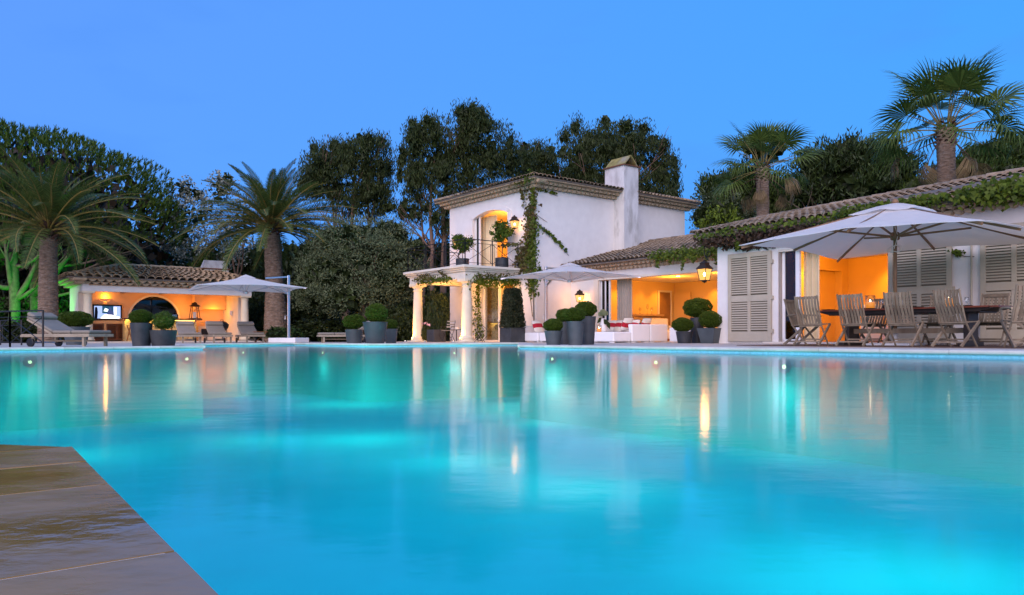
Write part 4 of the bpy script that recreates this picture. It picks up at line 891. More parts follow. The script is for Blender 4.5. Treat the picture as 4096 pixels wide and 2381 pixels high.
# ------------------------------------------------------------------ dining set
rug = MB().prism([(x,y) for x,y in ((12.75,-4.95),(20.5,-4.95),(20.5,-1.5),(12.75,-1.5))], .002, .012).build('outdoor_rug', M('brown_decking', (.105,.06,.038), .8, .2, 6, .3, 30), None, H0, (0,0,TH)); tag(rug, 'thin brown outdoor mat under the dining table', 'rug')
TA = L(15.70,-3.42); tb = thing('dining_table', 'long dark-red hardwood dining table with trestle base', 'table', TA, TH)
m_red_wood = M('red_hardwood', (.15,.038,.018), .42, .2, 5, .1, 40, stretch=(.3,1,1))
for j in range(8): MB().box(-1.75+(.12 if j in (0,7) else 0),1.75-(.12 if j in (0,7) else 0),-.54+j*.136,-.54+j*.136+.131,.725,.755).build('top_plank', m_red_wood, tb)
MB().box(-1.45,1.45,-.40,.40,.64,.725).build('apron', m_dark, tb); MB().prism_y([(-1.7,.725),(-1.45,.66),(1.45,.66),(1.7,.725)],-.45,.45).build('under_frame', m_dark, tb)
for s in (-1,1): MB().box(s*1.15-.05,s*1.15+.05,-.22,.22,.06,.64).build('leg', m_dark, tb, bevel=.01); MB().box(s*1.15-.06,s*1.15+.06,-.45,.45,.013,.09).build('foot', m_dark, tb, bevel=.01)
MB().box(-1.15,1.15,-.03,.03,.26,.36).build('stretcher', m_teak_grey, tb)
def chair(arms=False):
    k = thing('folding_chair', '', 'chair', group='weathered teak chairs round the dining table')
    pts = [(.255*0,0,0)]
    for s in (-1,1):
        MB().tube([(s*.235,.25,0),(s*.235,-.10,.44),(s*.235,-.17,.62),(s*.235,-.30,1.03)], .019, 6).build('back_post', m_teak_grey, k)
        MB().beam((s*.265,-.30,0),(s*.265,.26,.455),.028,.05).build('front_leg', m_teak_grey, k)
    for j in range(7):
        x = -.186+j*.062; mb = MB(); prev = None
        for z in (.40,.52,.64,.78,.92,1.02):
            t = (z-.40)/.62; y = -.075-.215*t-.028*math.sin(PI*t)*1.2; cur = Vector((x,y+.035*math.sin(2*PI*t)*.6,z))
            if prev is not None: mb.beam(prev, cur, .044, .014, (0,1,0))
            prev = cur
        mb.build('back_slat', m_teak_grey, k)
    MB().beam((-.245,-.275,.985),(.245,-.275,.985),.022,.05).build('top_rail', m_teak_grey, k); MB().beam((-.235,-.085,.42),(.235,-.085,.42),.022,.05).build('lower_rail', m_teak_grey, k)
    me = MB().box(-.245,.245,-.027,.027,-.008,.008).mesh('seat_slat'); me.materials.append(m_teak_grey)
    for j in range(7): inst('seat_slat', me, k, (0,-.10+j*.062,.445+.004*(j-3)))
    MB().beam((-.265,-.20,.085),(.265,-.20,.085),.02,.03).build('stretcher', m_teak_grey, k); MB().beam((-.235,.15,.13),(.235,.15,.13),.02,.03).build('stretcher', m_teak_grey, k)
    if arms:
        for s in (-1,1):
            MB().tube([(s*.27,-.20,.655),(s*.29,.05,.67),(s*.28,.25,.655),(s*.28,.28,.63)], .02, 6).build('armrest', m_teak_grey, k); MB().beam((s*.27,.16,.46),(s*.28,.22,.65),.022,.03).build('arm_post', m_teak_grey, k)
    return k
c1 = chair(); c2 = chair(True); gch = 'weathered teak chairs round the dining table'
near = [(14.15,-4.30,0),(15.07,-4.27,0),(15.98,-4.24,0),(16.90,-4.22,0)]
labs = ['grey teak folding chair with its back to the pool, leftmost of the near row','grey teak folding chair, second from left in the near row','grey teak folding chair in front of the parasol pole, third in the near row','grey teak folding chair, rightmost of the four in the near row']
for i, (a,b,r_) in enumerate(near):
    rz = TH+R((6,4,3,-9)[i])
    if i == 0: c1['label'] = labs[0]; c1.location = L(a,b,.012); c1.rotation_euler = (0,0,rz)
    else: dup(c1, labs[i], L(a,b,.012), rz, gch)
c2['label'] = 'grey teak armchair at the left head of the dining table'; c2.location = L(13.45,-3.5,.012); c2.rotation_euler = (0,0,TH-R(90))
dup(c2, 'grey teak armchair at the right head of the dining table', L(17.85,-3.35,.012), TH+R(90+12), gch)
dup(c2, 'grey teak armchair cut off by the right edge of the photo', L(18.1,-4.55,.012), TH+R(38), gch)
for i, (a, lb) in enumerate(((14.6,'left'),(15.95,'middle'),(16.9,'right'))): dup(c1, 'grey teak folding chair on the wall side of the table, %s of the far row' % lb, L(a,-2.62,.012), TH+R(180+(-3,4,2)[i]), gch)
# tableware
m_wax = bpy.data.materials.new('lit_orange_wax'); m_wax.use_nodes = True; b_ = m_wax.node_tree.nodes['Principled BSDF']; b_.inputs['Base Color'].default_value = (.75,.30,.06,1); b_.inputs['Emission Color'].default_value = (1,.30,.03,1); b_.inputs['Emission Strength'].default_value = .75
def hurricane(label, p, h=.30, r=.095):
    k = thing('hurricane_candle', label, 'candle', p, 0, 'candles in glass cylinders')
    MB().lathe([(r,0),(r,h)], 24).build('glass_cylinder', m_glass, k, smooth=True); MB().lathe([(r*.9,.005),(r*.9,h*.55),(.0,h*.56)], 24).build('candle', m_wax, k, smooth=True)
    MB().lathe([(0,h*.56),(.010,h*.6),(.006,h*.66),(0,h*.7)], 8).build('flame', m_flame, k)
hurricane('tall glass cylinder with orange candle left of the parasol pole on the table', L(14.92,-3.38,.755)); hurricane('tall glass cylinder with orange candle right of the parasol pole on the table', L(16.42,-3.30,.755), .33, .10)
gp = [(.036,0),(.036,.004),(.005,.008),(.005,.085),(.03,.11),(.042,.15),(.036,.20)]
for i, (a,b,lb) in enumerate(((15.2,-3.0,'wine glass nearest the left candle'),(15.32,-3.72,'wine glass in front of the parasol pole'),(15.42,-3.08,'wine glass just left of the parasol pole'),(16.5,-3.66,'wine glass in front of the right candle'),(16.66,-3.1,'wine glass just right of the right candle'),(14.45,-3.1,'wine glass near the left end of the table'))):
    o = MB().lathe(gp, 14).build('wine_glass', m_glass, None, L(a,b,.755), smooth=True); tag(o, 'clear '+lb, 'glass', 'wine glasses on the table')
m_plate = M('dark_plate_glaze', (.05,.045,.05), .3, .05, 5)
for a,b,lb in ((14.2,-3.75,'leftmost dark plate at the near table edge'),(15.07,-3.76,'dark plate behind the second near chair'),(16.0,-3.74,'dark plate behind the third near chair'),(16.85,-3.72,'rightmost dark plate at the near table edge')):
    o = MB().lathe([(.08,0),(.13,.012),(.15,.02),(.13,.018),(.0,.008)], 24).build('plate', m_plate, None, L(a,b,.755)); tag(o, lb, 'plate', 'plates on the table')
o = MB().lathe([(.0,0),(.05,.01),(.075,.05),(.05,.09),(.0,.10)], 9).build('pine_cone', m_dark, None, L(15.3,-3.5,.755)); tag(o, 'small dark pine cone decoration beside the wine glasses', 'pine cone')
# slip-covered chairs and sideboard inside the dining room
def slip(label, p, rz):
    k = thing('slipcovered_chair', label, 'chair', p, rz, 'white covered chairs indoors')
    MB().box(-.25,.25,-.25,.25,.03,.48).build('skirt', m_cream, k, bevel=.03); MB().box(-.25,.25,.2,.32,.48,1.05).build('back', m_cream, k, bevel=.06, segs=3)
slip('white slipcovered chair indoors, left of two behind the near chairs', L(X0+3.55,1.4,.03), TH+R(20)); slip('white slipcovered chair indoors, right of two near the table candle', L(X0+4.35,1.1,.03), TH-R(30))
k = thing('indoor_table', 'pale round table inside the dining room', 'table', L(X0+4.6,1.9,.03), TH); MB().lathe([(.6,.7),(.62,.72),(.62,.75),(0,.75)], 28).build('top', m_cream, k); MB().lathe([(.22,0),(.2,.05),(.06,.12),(.1,.3),(.06,.5),(.12,.7)], 16).build('pedestal', m_cream, k, smooth=True)
# ------------------------------------------------------------------ white modular sofa
def module(label, p, rz, wd=.9, dp=.9, back=True, arm=0, name='sofa_module'):
    k = thing(name, label, 'sofa', p, rz, 'white modular sofa pieces')        # back on +y
    MB().box(-wd/2,wd/2,-dp/2,dp/2-(.165 if back else 0),.035,.36).build('seat', m_sofa, k, bevel=.04, segs=3)
    if back: MB().prism_x([(dp/2-.16,.035),(dp/2,.035),(dp/2,.62),(dp/2-.20,.62),(dp/2-.16,.36)], -wd/2+.004, wd/2-.004).build('backrest', m_sofa, k, bevel=.035, segs=3)
    for sx in (-1,1):
        for sy in (-1,1): MB().box(sx*(wd/2-.14)-.1,sx*(wd/2-.14)+.1,sy*(dp/2-.07)-.03,sy*(dp/2-.07)+.03,0,.034).build('foot', m_white, k)
    return k
SA, SB = 5.35, -1.15
module('white chaise seat nearest the pool behind the tall pots', L(SA-.8,SB+.42), TH, 1.55, .84, False)
module('white sofa module with back to the right, nearest the pool', L(SA-.45,SB+1.30), TH-R(90), .9, .9)
module('white sofa module with back to the right, next to the lounge threshold', L(SA-.45,SB+2.22), TH-R(90), .9, .9)
module('white sofa module facing the pool left of the corner, along the lounge', L(SA-1.40,SB+2.22), TH, .95, .9); module('white sofa module facing the pool in front of the glass door', L(SA-2.38,SB+2.22), TH, .95, .9)
module('white sofa module with back to the left, beside the clipped hedge planter', L(.95,SB+.45), TH+R(90), .9, 1.0)
module('white armless seat behind the short ball planter', L(1.95,SB+.50), TH+R(90), .9, .95, False)
def cushion(label, p, rz, tilt=.5, stripe=True):
    k = thing('cushion', label, 'cushion', p, rz, 'cream cushions with a red band')
    s = .24
    def pil(x0,x1,sc,nm,mat):
        mb = MB(); n = 6; vs = []
        for sd in (-1,1):
            for i in range(n+1):
                for j in range(n+1):
                    x = -s+2*s*i/n; z = x0+(x1-x0)*j/n; u = x/s; v_ = z/s; vs.append((x*(1-.04*abs(v_)**2), sd*(.008+.085*sc*max(0,(1-u**4))*max(0,(1-v_**4))), z*(1-.04*abs(u)**2)))
        m = (n+1)*(n+1); fs = []
        for sd in (0,1):
            for i in range(n):
                for j in range(n):
                    q = [sd*m+i*(n+1)+j, sd*m+(i+1)*(n+1)+j, sd*m+(i+1)*(n+1)+j+1, sd*m+i*(n+1)+j+1]; fs.append(tuple(q) if sd == 0 else tuple(q[::-1]))
        o = mb.add(vs, fs).build(nm, mat, k, (0,0,.23), (-tilt,0,0), smooth=True)
    pil(-s,s,1,'cover',m_cream); pil(-.085,.085,1.06,'red_band',m_red)
for a,b,rz,tl,lb in ((1.10,SB+.30,90,.45,'cream cushion with red band on the leftmost sofa module'),(3.05,SB+2.22,10,.5,'cream red-banded cushion just right of the tall pots'),(SA-1.9,SB+2.22,-8,.5,'cream red-banded cushion behind the glass candle'),(SA-1.2,SB+2.20,5,.5,'cream red-banded cushion in the middle of the rear sofa'),(SA-.62,SB+1.25,-90,.45,'red-banded cushion showing above the nearest white sofa back'),(SA-.62,SB+2.2,-90,.45,'red-banded cushion showing above the farther white sofa back')):
    cushion(lb, L(a,b,.40 if 'above' in lb else .36), TH+R(rz), tl)
hurricane('glass cylinder with candle standing on the white chaise', L(SA-1.05,SB+.35,.362), .24, .085)
# white vase with hydrangea on the chaise
vs_ = thing('flower_vase', 'white bottle vase with pale green hydrangeas and dark leaves', 'vase', L(3.35,.35,0), TH)
MB().box(-.3,.3,-.3,.3,0,.36).build('stand', m_white, vs_, bevel=.02); MB().lathe([(.09,.362),(.13,.42),(.14,.55),(.09,.72),(.05,.82),(.06,.86)], 20).build('vase', m_white, vs_, smooth=True)
# white low cabinet right of the sofa
sb_ = thing('low_white_cabinet', 'low white cabinet behind the right-hand planters', 'cabinet', L(6.5,1.2), TH); MB().box(-.6,.6,-.25,.25,.03,.5).build('body', m_white, sb_, bevel=.01); MB().box(-.58,-.01,-.262,-.25,.06,.47).build('door', m_white, sb_); MB().box(.01,.58,-.262,-.25,.06,.47).build('door', m_white, sb_)
# ------------------------------------------------------------------ bistro chairs by the portico
def bistro(label, p, rz, first=[None]):
    if first[0]: return dup(first[0], label, p, rz)
    k = thing('bistro_chair', label, 'chair', p, rz, 'folding bistro chairs under the portico'); first[0] = k
    for s in (-1,1):
        MB().tube([(s*.19,.2,0),(s*.19,-.08,.45),(s*.19,-.18,.85)], .011, 6).build('frame_leg', m_iron, k); MB().tube([(s*.17,-.22,0),(s*.17,.2,.45)], .011, 6).build('frame_leg', m_iron, k)
        MB().tube([(s*.21,-.12,.62),(s*.24,.12,.62),(s*.24,.26,.5),(s*.24,.28,.25),(s*.24,.12,.06),(s*.24,-.1,.04)], .011, 6).build('arm_loop', m_iron, k)
    for z,y in ((.82,-.175),(.70,-.145),(.60,-.12)): MB().beam((-.2,y,z),(.2,y,z),.015,.05).build('back_slat', m_teak_l, k)
    for j in range(6): MB().box(-.2,.2,-.16+j*.065,-.115+j*.065,.45,.465).build('seat_slat', m_teak_l, k)
    return k
bistro('folding bistro chair with wooden slats between the portico columns', (PX(1795,29.6),29.6,0), R(150)); bistro('folding bistro chair seen side-on right of the right column', (PX(1915,28.9),28.9,0), R(-75))
o = thing('straw_hat', 'small cream straw hat lying on the bistro table', 'hat', (PX(1826,29.9),29.9,.50), 0); MB().lathe([(.17,0),(.17,.01),(.09,.015),(.085,.09),(.05,.105),(0,.105)], 20).build('brim_and_crown', m_cream, o)
o = thing('bistro_table', 'small dark round bistro table under the straw hat', 'table', (PX(1826,29.9),29.9,0), 0); MB().lathe([(.28,.48),(.29,.49),(.28,.5),(0,.5)], 24).build('top', m_iron, o); MB().lathe([(.2,0),(.18,.02),(.02,.04),(.02,.48)], 16).build('pedestal', m_iron, o)
# ------------------------------------------------------------------ iron railings at the far left
f1 = railing('black iron pool railing with slanting braces at the left edge', [(PX(172,17.1),17.1),(PX(40,17.6),17.6),(PX(-160,18.4),18.4)], 0, .84, .8)
f2 = railing('lower black iron railing behind the lounger at the left edge', [(PX(86,21.5),21.5),(PX(-160,22.5),22.5)], 0, .72, .9)
# ------------------------------------------------------------------ foliage helpers
def unit(n):
    v = rng.normal(size=(n,3)); return v/np.linalg.norm(v, axis=1, keepdims=True)
def nrm(v): return v/np.maximum(np.linalg.norm(v, axis=1, keepdims=True), 1e-6)
def leaf_quads(P, T, N, ln, wd):
    T = nrm(T); B = nrm(np.cross(T, N)); n = len(P)
    ln = np.broadcast_to(np.asarray(ln), (n,))[:,None]; wd = np.broadcast_to(np.asarray(wd), (n,))[:,None]
    V = np.stack([P-T*ln*.5, P+B*wd*.5-T*ln*.05, P+T*ln*.5, P-B*wd*.5-T*ln*.05], 1).reshape(-1,3)
    return V, np.arange(4*n).reshape(n,4)
def leaf_lobed(P, T, N, s):
    T = nrm(T); B = nrm(np.cross(T, N)); n = len(P); s = np.broadcast_to(np.asarray(s), (n,))[:,None]
    N2 = np.cross(B, T)
    pts = [(0,-.5,0),(.5,-.25,-.08),(.28,.05,0),(0,.6,-.06),(-.28,.05,0),(-.5,-.25,-.08)]
    V = np.stack([P+B*s*x+T*s*y+N2*s*z for x,y,z in pts], 1).reshape(-1,3)
    return V, np.arange(6*n).reshape(n,6)
def clump_pts(blobs, cr, per, shell=.55):
    """blobs: (centre, radii, nclumps); returns leaf positions, outward dirs, clump centres dirs"""
    Ps = []; Ds = []; Cs = []
    for c, r, k in blobs:
        d = unit(k); rad = (shell**3+(1-shell**3)*rng.random(k))**(1/3)
        cc = np.array(c)+d*rad[:,None]*np.array(r)
        cc = np.repeat(cc, per, 0); od = np.repeat(d, per, 0)
        u = unit(len(cc)); q = rng.random(len(cc))**.45; sc = cr*(.6+.8*np.repeat(rng.random(k), per))
        Ps.append(cc+u*(q*sc)[:,None]*np.array([1,1,.75])); Ds.append(u); Cs.append(od)
    return np.concatenate(Ps), np.concatenate(Ds), np.concatenate(Cs)
def filler(blobs, n, size, k=.55):
    P = []
    for c, r, m in blobs: P.append(np.array(c)+unit(n)*(rng.random(n)**.5)[:,None]*np.array(r)*k)
    P = np.concatenate(P); return leaf_quads(P, unit(len(P)), unit(len(P)), size, size*.8)
def join(*vf):
    V = []; Fc = []; o = 0
    for v, f in vf: V.append(v); Fc.append(f+o); o += len(v)
    return np.concatenate(V), np.concatenate(Fc)
def crown(name, blobs, mat, parent, cr, per, ln, wd, mode='out', fill=0, fsize=.5, shell=.55, fk=.6):
    P, D, C = clump_pts(blobs, cr, per, shell); n = len(P)
    if mode == 'out': T = unit(n)*.9+D*.3; N = D+unit(n)*.6
    elif mode == 'droop': T = unit(n)*.55+np.array([0,0,-.85]); N = unit(n)
    elif mode == 'up': T = nrm(C)*.5+np.array([0,0,.8])+unit(n)*.75; N = unit(n)
    elif mode == 'spray': T = D*.8+np.array([0,0,.35])+unit(n)*.5; N = unit(n)
    V, Fc = leaf_quads(P, T, N, ln*(.6+.8*rng.random(n)), wd*(.7+.6*rng.random(n)))
    parts = [(V,Fc)]
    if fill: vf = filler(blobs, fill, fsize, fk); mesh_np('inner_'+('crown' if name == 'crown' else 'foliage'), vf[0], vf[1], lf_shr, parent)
    V, Fc = join(*parts); return mesh_np(name, V, Fc, mat, parent)
def pxblobs(Y, lst, dens, base):
    """lst of (px,py,rx_px,rz_px[,dY]) -> blobs relative to base"""
    out = []
    for q in lst:
        px, py, rx, rz = q[:4]; y = Y+(q[4] if len(q) > 4 else 0); c = P3(px,py,y)-base; rx_, rz_ = rx/F*y, rz/F*y
        out.append((tuple(c), (rx_, min(rx_, 3.5) if rx_ < 3.5 else rx_*.8, rz_), max(4, int(dens*rx_*rz_))))
    return out
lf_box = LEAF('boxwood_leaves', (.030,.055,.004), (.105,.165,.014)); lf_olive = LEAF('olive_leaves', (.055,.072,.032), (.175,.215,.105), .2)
lf_euc = LEAF('eucalyptus_leaves', (.021,.032,.008), (.070,.096,.024), .35); lf_pine = LEAF('pine_needles', (.022,.045,.004), (.082,.140,.010), .15)
lf_pined = LEAF('dark_pine_needles', (.016,.028,.004), (.055,.088,.010), .1); lf_twig = LEAF('bare_twigs', (.022,.016,.010), (.050,.036,.022), 0)
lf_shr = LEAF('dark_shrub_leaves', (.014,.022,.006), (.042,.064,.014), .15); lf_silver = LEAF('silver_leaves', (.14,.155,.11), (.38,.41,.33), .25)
lf_date = LEAF('date_palm_leaves', (.045,.070,.016), (.115,.160,.036), .25, .45); lf_rach = M('frond_stalk', (.20,.15,.035), .6, .2, 5)
lf_fan = LEAF('fan_palm_leaves', (.045,.075,.012), (.125,.180,.034), .25, .45); lf_dead = LEAF('dead_fan_leaves', (.13,.085,.04), (.26,.19,.09), .15)
lf_ivy = LEAF('green_ivy_leaves', (.035,.062,.004), (.118,.168,.012), .3); lf_ivyr = LEAF('russet_creeper_leaves', (.055,.030,.012), (.16,.085,.03), .25, third=(.10,.11,.02)); lf_ivyb = LEAF('brown_dead_creeper', (.030,.018,.011), (.075,.045,.026), .1)
lf_thuja = LEAF('golden_thuja_foliage', (.06,.10,.008), (.16,.22,.02), .2); lf_fern = LEAF('bright_undergrowth', (.03,.07,.012), (.08,.14,.03), .3)

# ------------------------------------------------------------------ clipped box balls in pots
def ball_mesh(n, ln, wd, name, rough=.05, airy=False):
    d = unit(n); ph = rng.random(3)*6
    bumps = 1+rough*(np.sin(5*d[:,0]+ph[0])*np.sin(6*d[:,1]+ph[1])+.6*np.sin(11*d[:,2]+ph[2]))
    rad = bumps*(1-.14*rng.random(n)**2)
    if airy: rad = bumps*(1-.5*rng.random(n)**1.3)
    P = d*rad[:,None]; T = d*.75+unit(n)*.8; V, Fc = leaf_quads(P, T, unit(n), ln*(.6+.8*rng.random(n)), wd)
    m = 900; pd = unit(m)*(.66+.12*rng.random(m))[:,None]; f2 = leaf_quads(pd, unit(m), nrm(pd), .30, .26)
    V, Fc = join((V,Fc), f2)
    me_o = mesh_np(name, V, Fc, lf_box); me = me_o.data; bpy.data.objects.remove(me_o); return me
me_ball = ball_mesh(8500, .10, .05, 'clipped_foliage'); me_ball2 = ball_mesh(7500, .11, .05, 'clipped_foliage', .07); me_airy = ball_mesh(4200, .13, .035, 'loose_foliage', .10, True)
def topiary(label, px, Y, pot, ball, mat, me=me_ball, sq=False, rim=True, group='clipped box balls in planters', stem=True):
    """pot: top width, bottom width, top py, bottom py (pixels); ball: px, py, rx, rz"""
    s = Y/F; x = PX(px,Y); h = (pot[3]-pot[2])*s; k = thing('potted_topiary', label, 'potted shrub', (x,Y,0), TH+R(8) if sq else 0, group)
    q = math.sqrt(2)*.92 if sq else 1; rt, rb_ = pot[0]*s/2*q, pot[1]*s/2*q
    po = MB().lathe([(rb_,0),(rt*.985,h*.97),(rt,h*.97),(rt,h),(rt*.90,h),(rt*.88,h-.06),(0,h-.06)], 36, sq=sq).build('planter', mat, k, smooth=not sq)
    if not sq: e_ = po.modifiers.new('e','EDGE_SPLIT'); e_.split_angle = R(40)
    cz = PZ(ball[0],ball[1],Y)
    # keep the foliage seated in the pot
    rz = ball[3]*s; rx = ball[2]*s; cz = max(h+rz*.80, min(cz, h+rz*1.0)) 
    f = inst('foliage', me, k, (PX(ball[0],Y)-x,0,cz), (0,0,random.uniform(0,6)), (rx*random.uniform(.92,1.0),rx*.97,rz*random.uniform(.94,1.02))); f.rotation_euler = (random.uniform(-.06,.06),random.uniform(-.08,.08),random.uniform(0,6))
    if stem:
        st_ = MB()
        for i in range(7):
            a = i*.9; st_.tube([(.02*math.cos(a),.02*math.sin(a),h-.07),(.35*rx*math.cos(a),.35*rx*math.sin(a),cz-.2*rz)], [.018,.008], 5)
        st_.build('stems', m_bark, k)
    return k
topiary('tall charcoal planter with clipped box ball, left of the pair near the pavilion', 566,18.6,(84,66,1292,1385),(563,1272,46,30),m_pot)
topiary('wide charcoal planter with loose twiggy bush, right of the pair near the pavilion', 653,18.7,(104,84,1320,1384),(656,1284,50,40),m_pot,me_airy)
topiary('broad flattened box dome in a dark planter behind the wheeled lounger', 306,22.5,(100,72,1304,1376),(305,1277,66,34),m_zinc,me_ball2)
topiary('box ball in a grey planter, left of the three by the olive tree', 1417,24.9,(72,58,1313,1369),(1418,1287,47,31),m_zinc,me_ball2)
topiary('tallest box ball in a large blue-grey tapered planter by the olive tree', 1501,23.7,(100,70,1289,1376),(1506,1253,46,39),m_zinc,me_ball)
topiary('small box ball in a grey planter, right of the three by the olive tree', 1564,24.9,(54,42,1316,1374),(1562,1300,28,22),m_zinc,me_ball2)
topiary('short grey planter with small box ball, front left of the sofa', 2214,18.6,(74,54,1327,1384),(2213,1302,40,27),m_zinc,me_ball)
topiary('tall grey tapered planter with box ball in front of the sofa', 2301,18.5,(72,54,1289,1384),(2297,1262,47,32),m_zinc,me_ball2)
topiary('tallest black planter with box ball, right of the trio at the sofa', 2351,19.4,(66,50,1268,1381),(2344,1238,47,33),m_pot,me_ball)
topiary('box ball half hidden behind the tall grey planter', 2262,20.2,(60,46,1290,1380),(2262,1262,38,30),m_pot,me_ball2)
topiary('largest box ball on a tall black planter right of the lounge opening', 2788,22.9,(56,48,1270,1372),(2790,1231,58,42),m_pot,me_ball2)
topiary('small box ball in a black planter, left of the group by the shutters', 2738,22.3,(70,54,1325,1373),(2730,1300,44,28),m_pot,me_ball)
topiary('box ball in a square grey tapered planter beside the wing corner', 2841,22.0,(84,58,1312,1373),(2840,1279,46,34),m_zinc,me_ball,True)
# clipped tapering hedge in a rectangular planter
hp = Vector((PX(2050,28.3),28.3,0)); k = thing('potted_hedge', 'tall clipped tapering hedge in a dark rectangular planter by the sofa', 'potted shrub', hp, TH); k.scale = (.82,.82,1); s = 28.3/F
po = MB(); po.box(-.42,.42,-.42,.42,0,.55); po.build('planter', m_pot, k, bevel=.01)
n = 9000; t = rng.random(n); z = .55+t*1.42; r = .43-.16*t; side = rng.integers(0,5,n); u = rng.random(n)*2-1
px_ = np.where(side==0, u*r, np.where(side==1, u*r, np.where(side==2, r, np.where(side==3, -r, u*r)))); py_ = np.where(side==0, r, np.where(side==1, -r, np.where(side==2, u*r, np.where(side==3, u*r, (rng.random(n)*2-1)*r))))
z = np.where(side==4, 1.97*1.0-.0*z, z); px_ = np.where(side==4, u*.27, px_); py_ = np.where(side==4, (rng.random(n)*2-1)*.27, py_)
P = np.stack([px_,py_,z],1)*(1)+rng.normal(size=(n,3))*.022
f1_ = leaf_quads(P, unit(n), unit(n), .085, .045); m_ = 500; tz = rng.random(m_); P2 = np.stack([(rng.random(m_)*2-1)*.3*(1-.35*tz),(rng.random(m_)*2-1)*.3*(1-.35*tz),.55+tz*1.3],1); V_, F_ = join(f1_, leaf_quads(P2, unit(m_), unit(m_), .3, .3))
mesh_np('foliage', V_, F_, LEAF('laurel_leaves', (.012,.020,.008), (.05,.062,.028)), k)
# small standard trees on the balcony
def standard(label, a, b, zc, rx, rz, potr=.27, poth=.42):
    p = L(a,b,2.962); k = thing('potted_standard_tree', label, 'potted tree', p, TH, 'standard trees in pots on the balcony')
    MB().lathe([(potr*.9,0),(potr,poth*.15),(potr,poth),(potr*.88,poth),(potr*.86,poth-.05),(0,poth-.05)], 28).build('pot', m_pot, k, smooth=False)
    MB().tube([(0,0,poth-.06),(.03,.01,poth+.4),(-.01,0,zc)], [.028,.024,.018], 8).build('trunk', m_bark, k)
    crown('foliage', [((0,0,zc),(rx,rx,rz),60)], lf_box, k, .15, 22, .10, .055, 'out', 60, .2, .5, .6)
standard('potted standard ficus tree in front of the left lantern on the balcony', -2.62,-1.72, 1.02, .44, .36); standard('potted standard ficus tree with round crown right of the balcony door', -1.42,-.62, 1.50, .50, .42)
# hydrangea heads in the vase
for i,(x,z) in enumerate(((-.12,1.02),(.0,1.10),(.13,1.04))):
    f = inst('flower_head', me_ball2, vs_, (x,-.02*i,z), (0,0,i), (.10,.10,.09)); f.data = me_ball2.copy(); f.data.materials[0] = LEAF('hydrangea_%d' % i, (.30,.36,.18), (.55,.60,.40))
V_, F_ = leaf_quads(np.array([(-.2,0,.80),(.18,-.05,.72),(.26,0,.62)]), np.array([(-.6,0,-.5),(.5,0,-.5),(.3,0,-.8)]), np.array([(0,-1,.3)]*3), .34, .2); mesh_np('big_leaf', V_, F_, lf_shr, vs_)
# ------------------------------------------------------------------ creepers and ivy
def ivy(label, sets, name='climbing_creeper', stems=(), origin=None, rz=None):
    """sets: (mat, part name, list of (path pts, width, leaves per metre), leaf size)"""
    k = thing(name, label, 'creeper', H0 if origin is None else origin, TH if rz is None else rz)
    for mat, nm, paths, size, hang in sets:
        Ps = []
        for pts, wd, dens in paths:
            pts = [Vector(p) for p in pts]
            for i in range(len(pts)-1):
                ln = (pts[i+1]-pts[i]).length; n = max(2, int(ln*dens)); t = rng.random((n,1)); a_ = np.array(pts[i]); b_ = np.array(pts[i+1])
                wv = np.array(wd) if isinstance(wd, tuple) else np.array([wd,wd*.35,wd])
                Ps.append(a_+(b_-a_)*t+rng.normal(size=(n,3))*wv*.5)
        P = np.concatenate(Ps); n = len(P); T = unit(n)*.7+np.array([0,0,-.8 if hang else -.2]); N = unit(n)*.6+np.array([.3,-1,.35])
        V_, F_ = leaf_lobed(P, T, N, size*(.6+.7*rng.random(n))); mesh_np(nm, V_, F_, mat, k)
    if stems:
        for pts, r in stems: MB().tube(pts, r, 5).build('stem', m_bark, k)
    return k
q = .09
ivy('russet and green creeper climbing the corner of the two-storey block', [
  (lf_ivy,'green_foliage',[([(-.10,-q,1.9),(-.16,-q,3.2),(-.06,-q,4.2),(-.10,-q,4.9)],.32,190),([(-.1,-.5,6.42),(.4,-.5,6.40)],.22,120),([(.02,-.2,6.0),(-.06,-.1,5.3)],.18,90),([(.05,.1,4.6),(.05,.9,4.15),(.05,1.55,3.65)],(.05,.12,.07),70),([(.04,.0,2.9),(.05,.5,2.5)],(.05,.2,.16),90),([(.04,.1,6.0),(.04,.9,5.95)],(.04,.2,.04),45)],.115,True),
  (lf_ivyr,'russet_foliage',[([(-.35,-q,2.5),(-.55,-q,3.3),(-.45,-q,3.9),(-.2,-q,4.6),(-.18,-q,5.6),(-.12,-q,6.2)],.36,180),([(-.9,-q,2.9),(-.7,-q,3.8)],.38,220),([(-.75,-.2,6.1),(-.6,-q,5.4)],.10,45),([(-1.5,-.55,3.9),(-.5,-.5,3.85)],(.3,.05,.08),60),([(-.2,-q,4.2),(-.3,-q,5.2)],.3,150),([(-1.0,-.45,6.35),(-.1,-.45,6.25)],.2,60)],.115,True)],
  stems=[([(-.1,-.03,.05),(-.14,-.03,2.4),(-.2,-.03,4.4),(-.12,-.03,6.2)],.02),([(-.2,-.03,1.0),(-.6,-.03,3.2),(-.35,-.03,4.6),(-.2,-.03,6.1)],.014),([(.03,.05,4.7),(.03,.9,4.15),(.03,1.7,3.5)],.008),([(.03,.1,6.0),(.03,.6,5.95),(.03,1.1,5.85)],.008),([(.03,.0,5.0),(.03,.55,4.75)],.008),([(-.7,-.03,6.1),(-.75,-.03,5.5),(-.6,-.03,4.8),(-.65,-.03,4.4)],.006)])
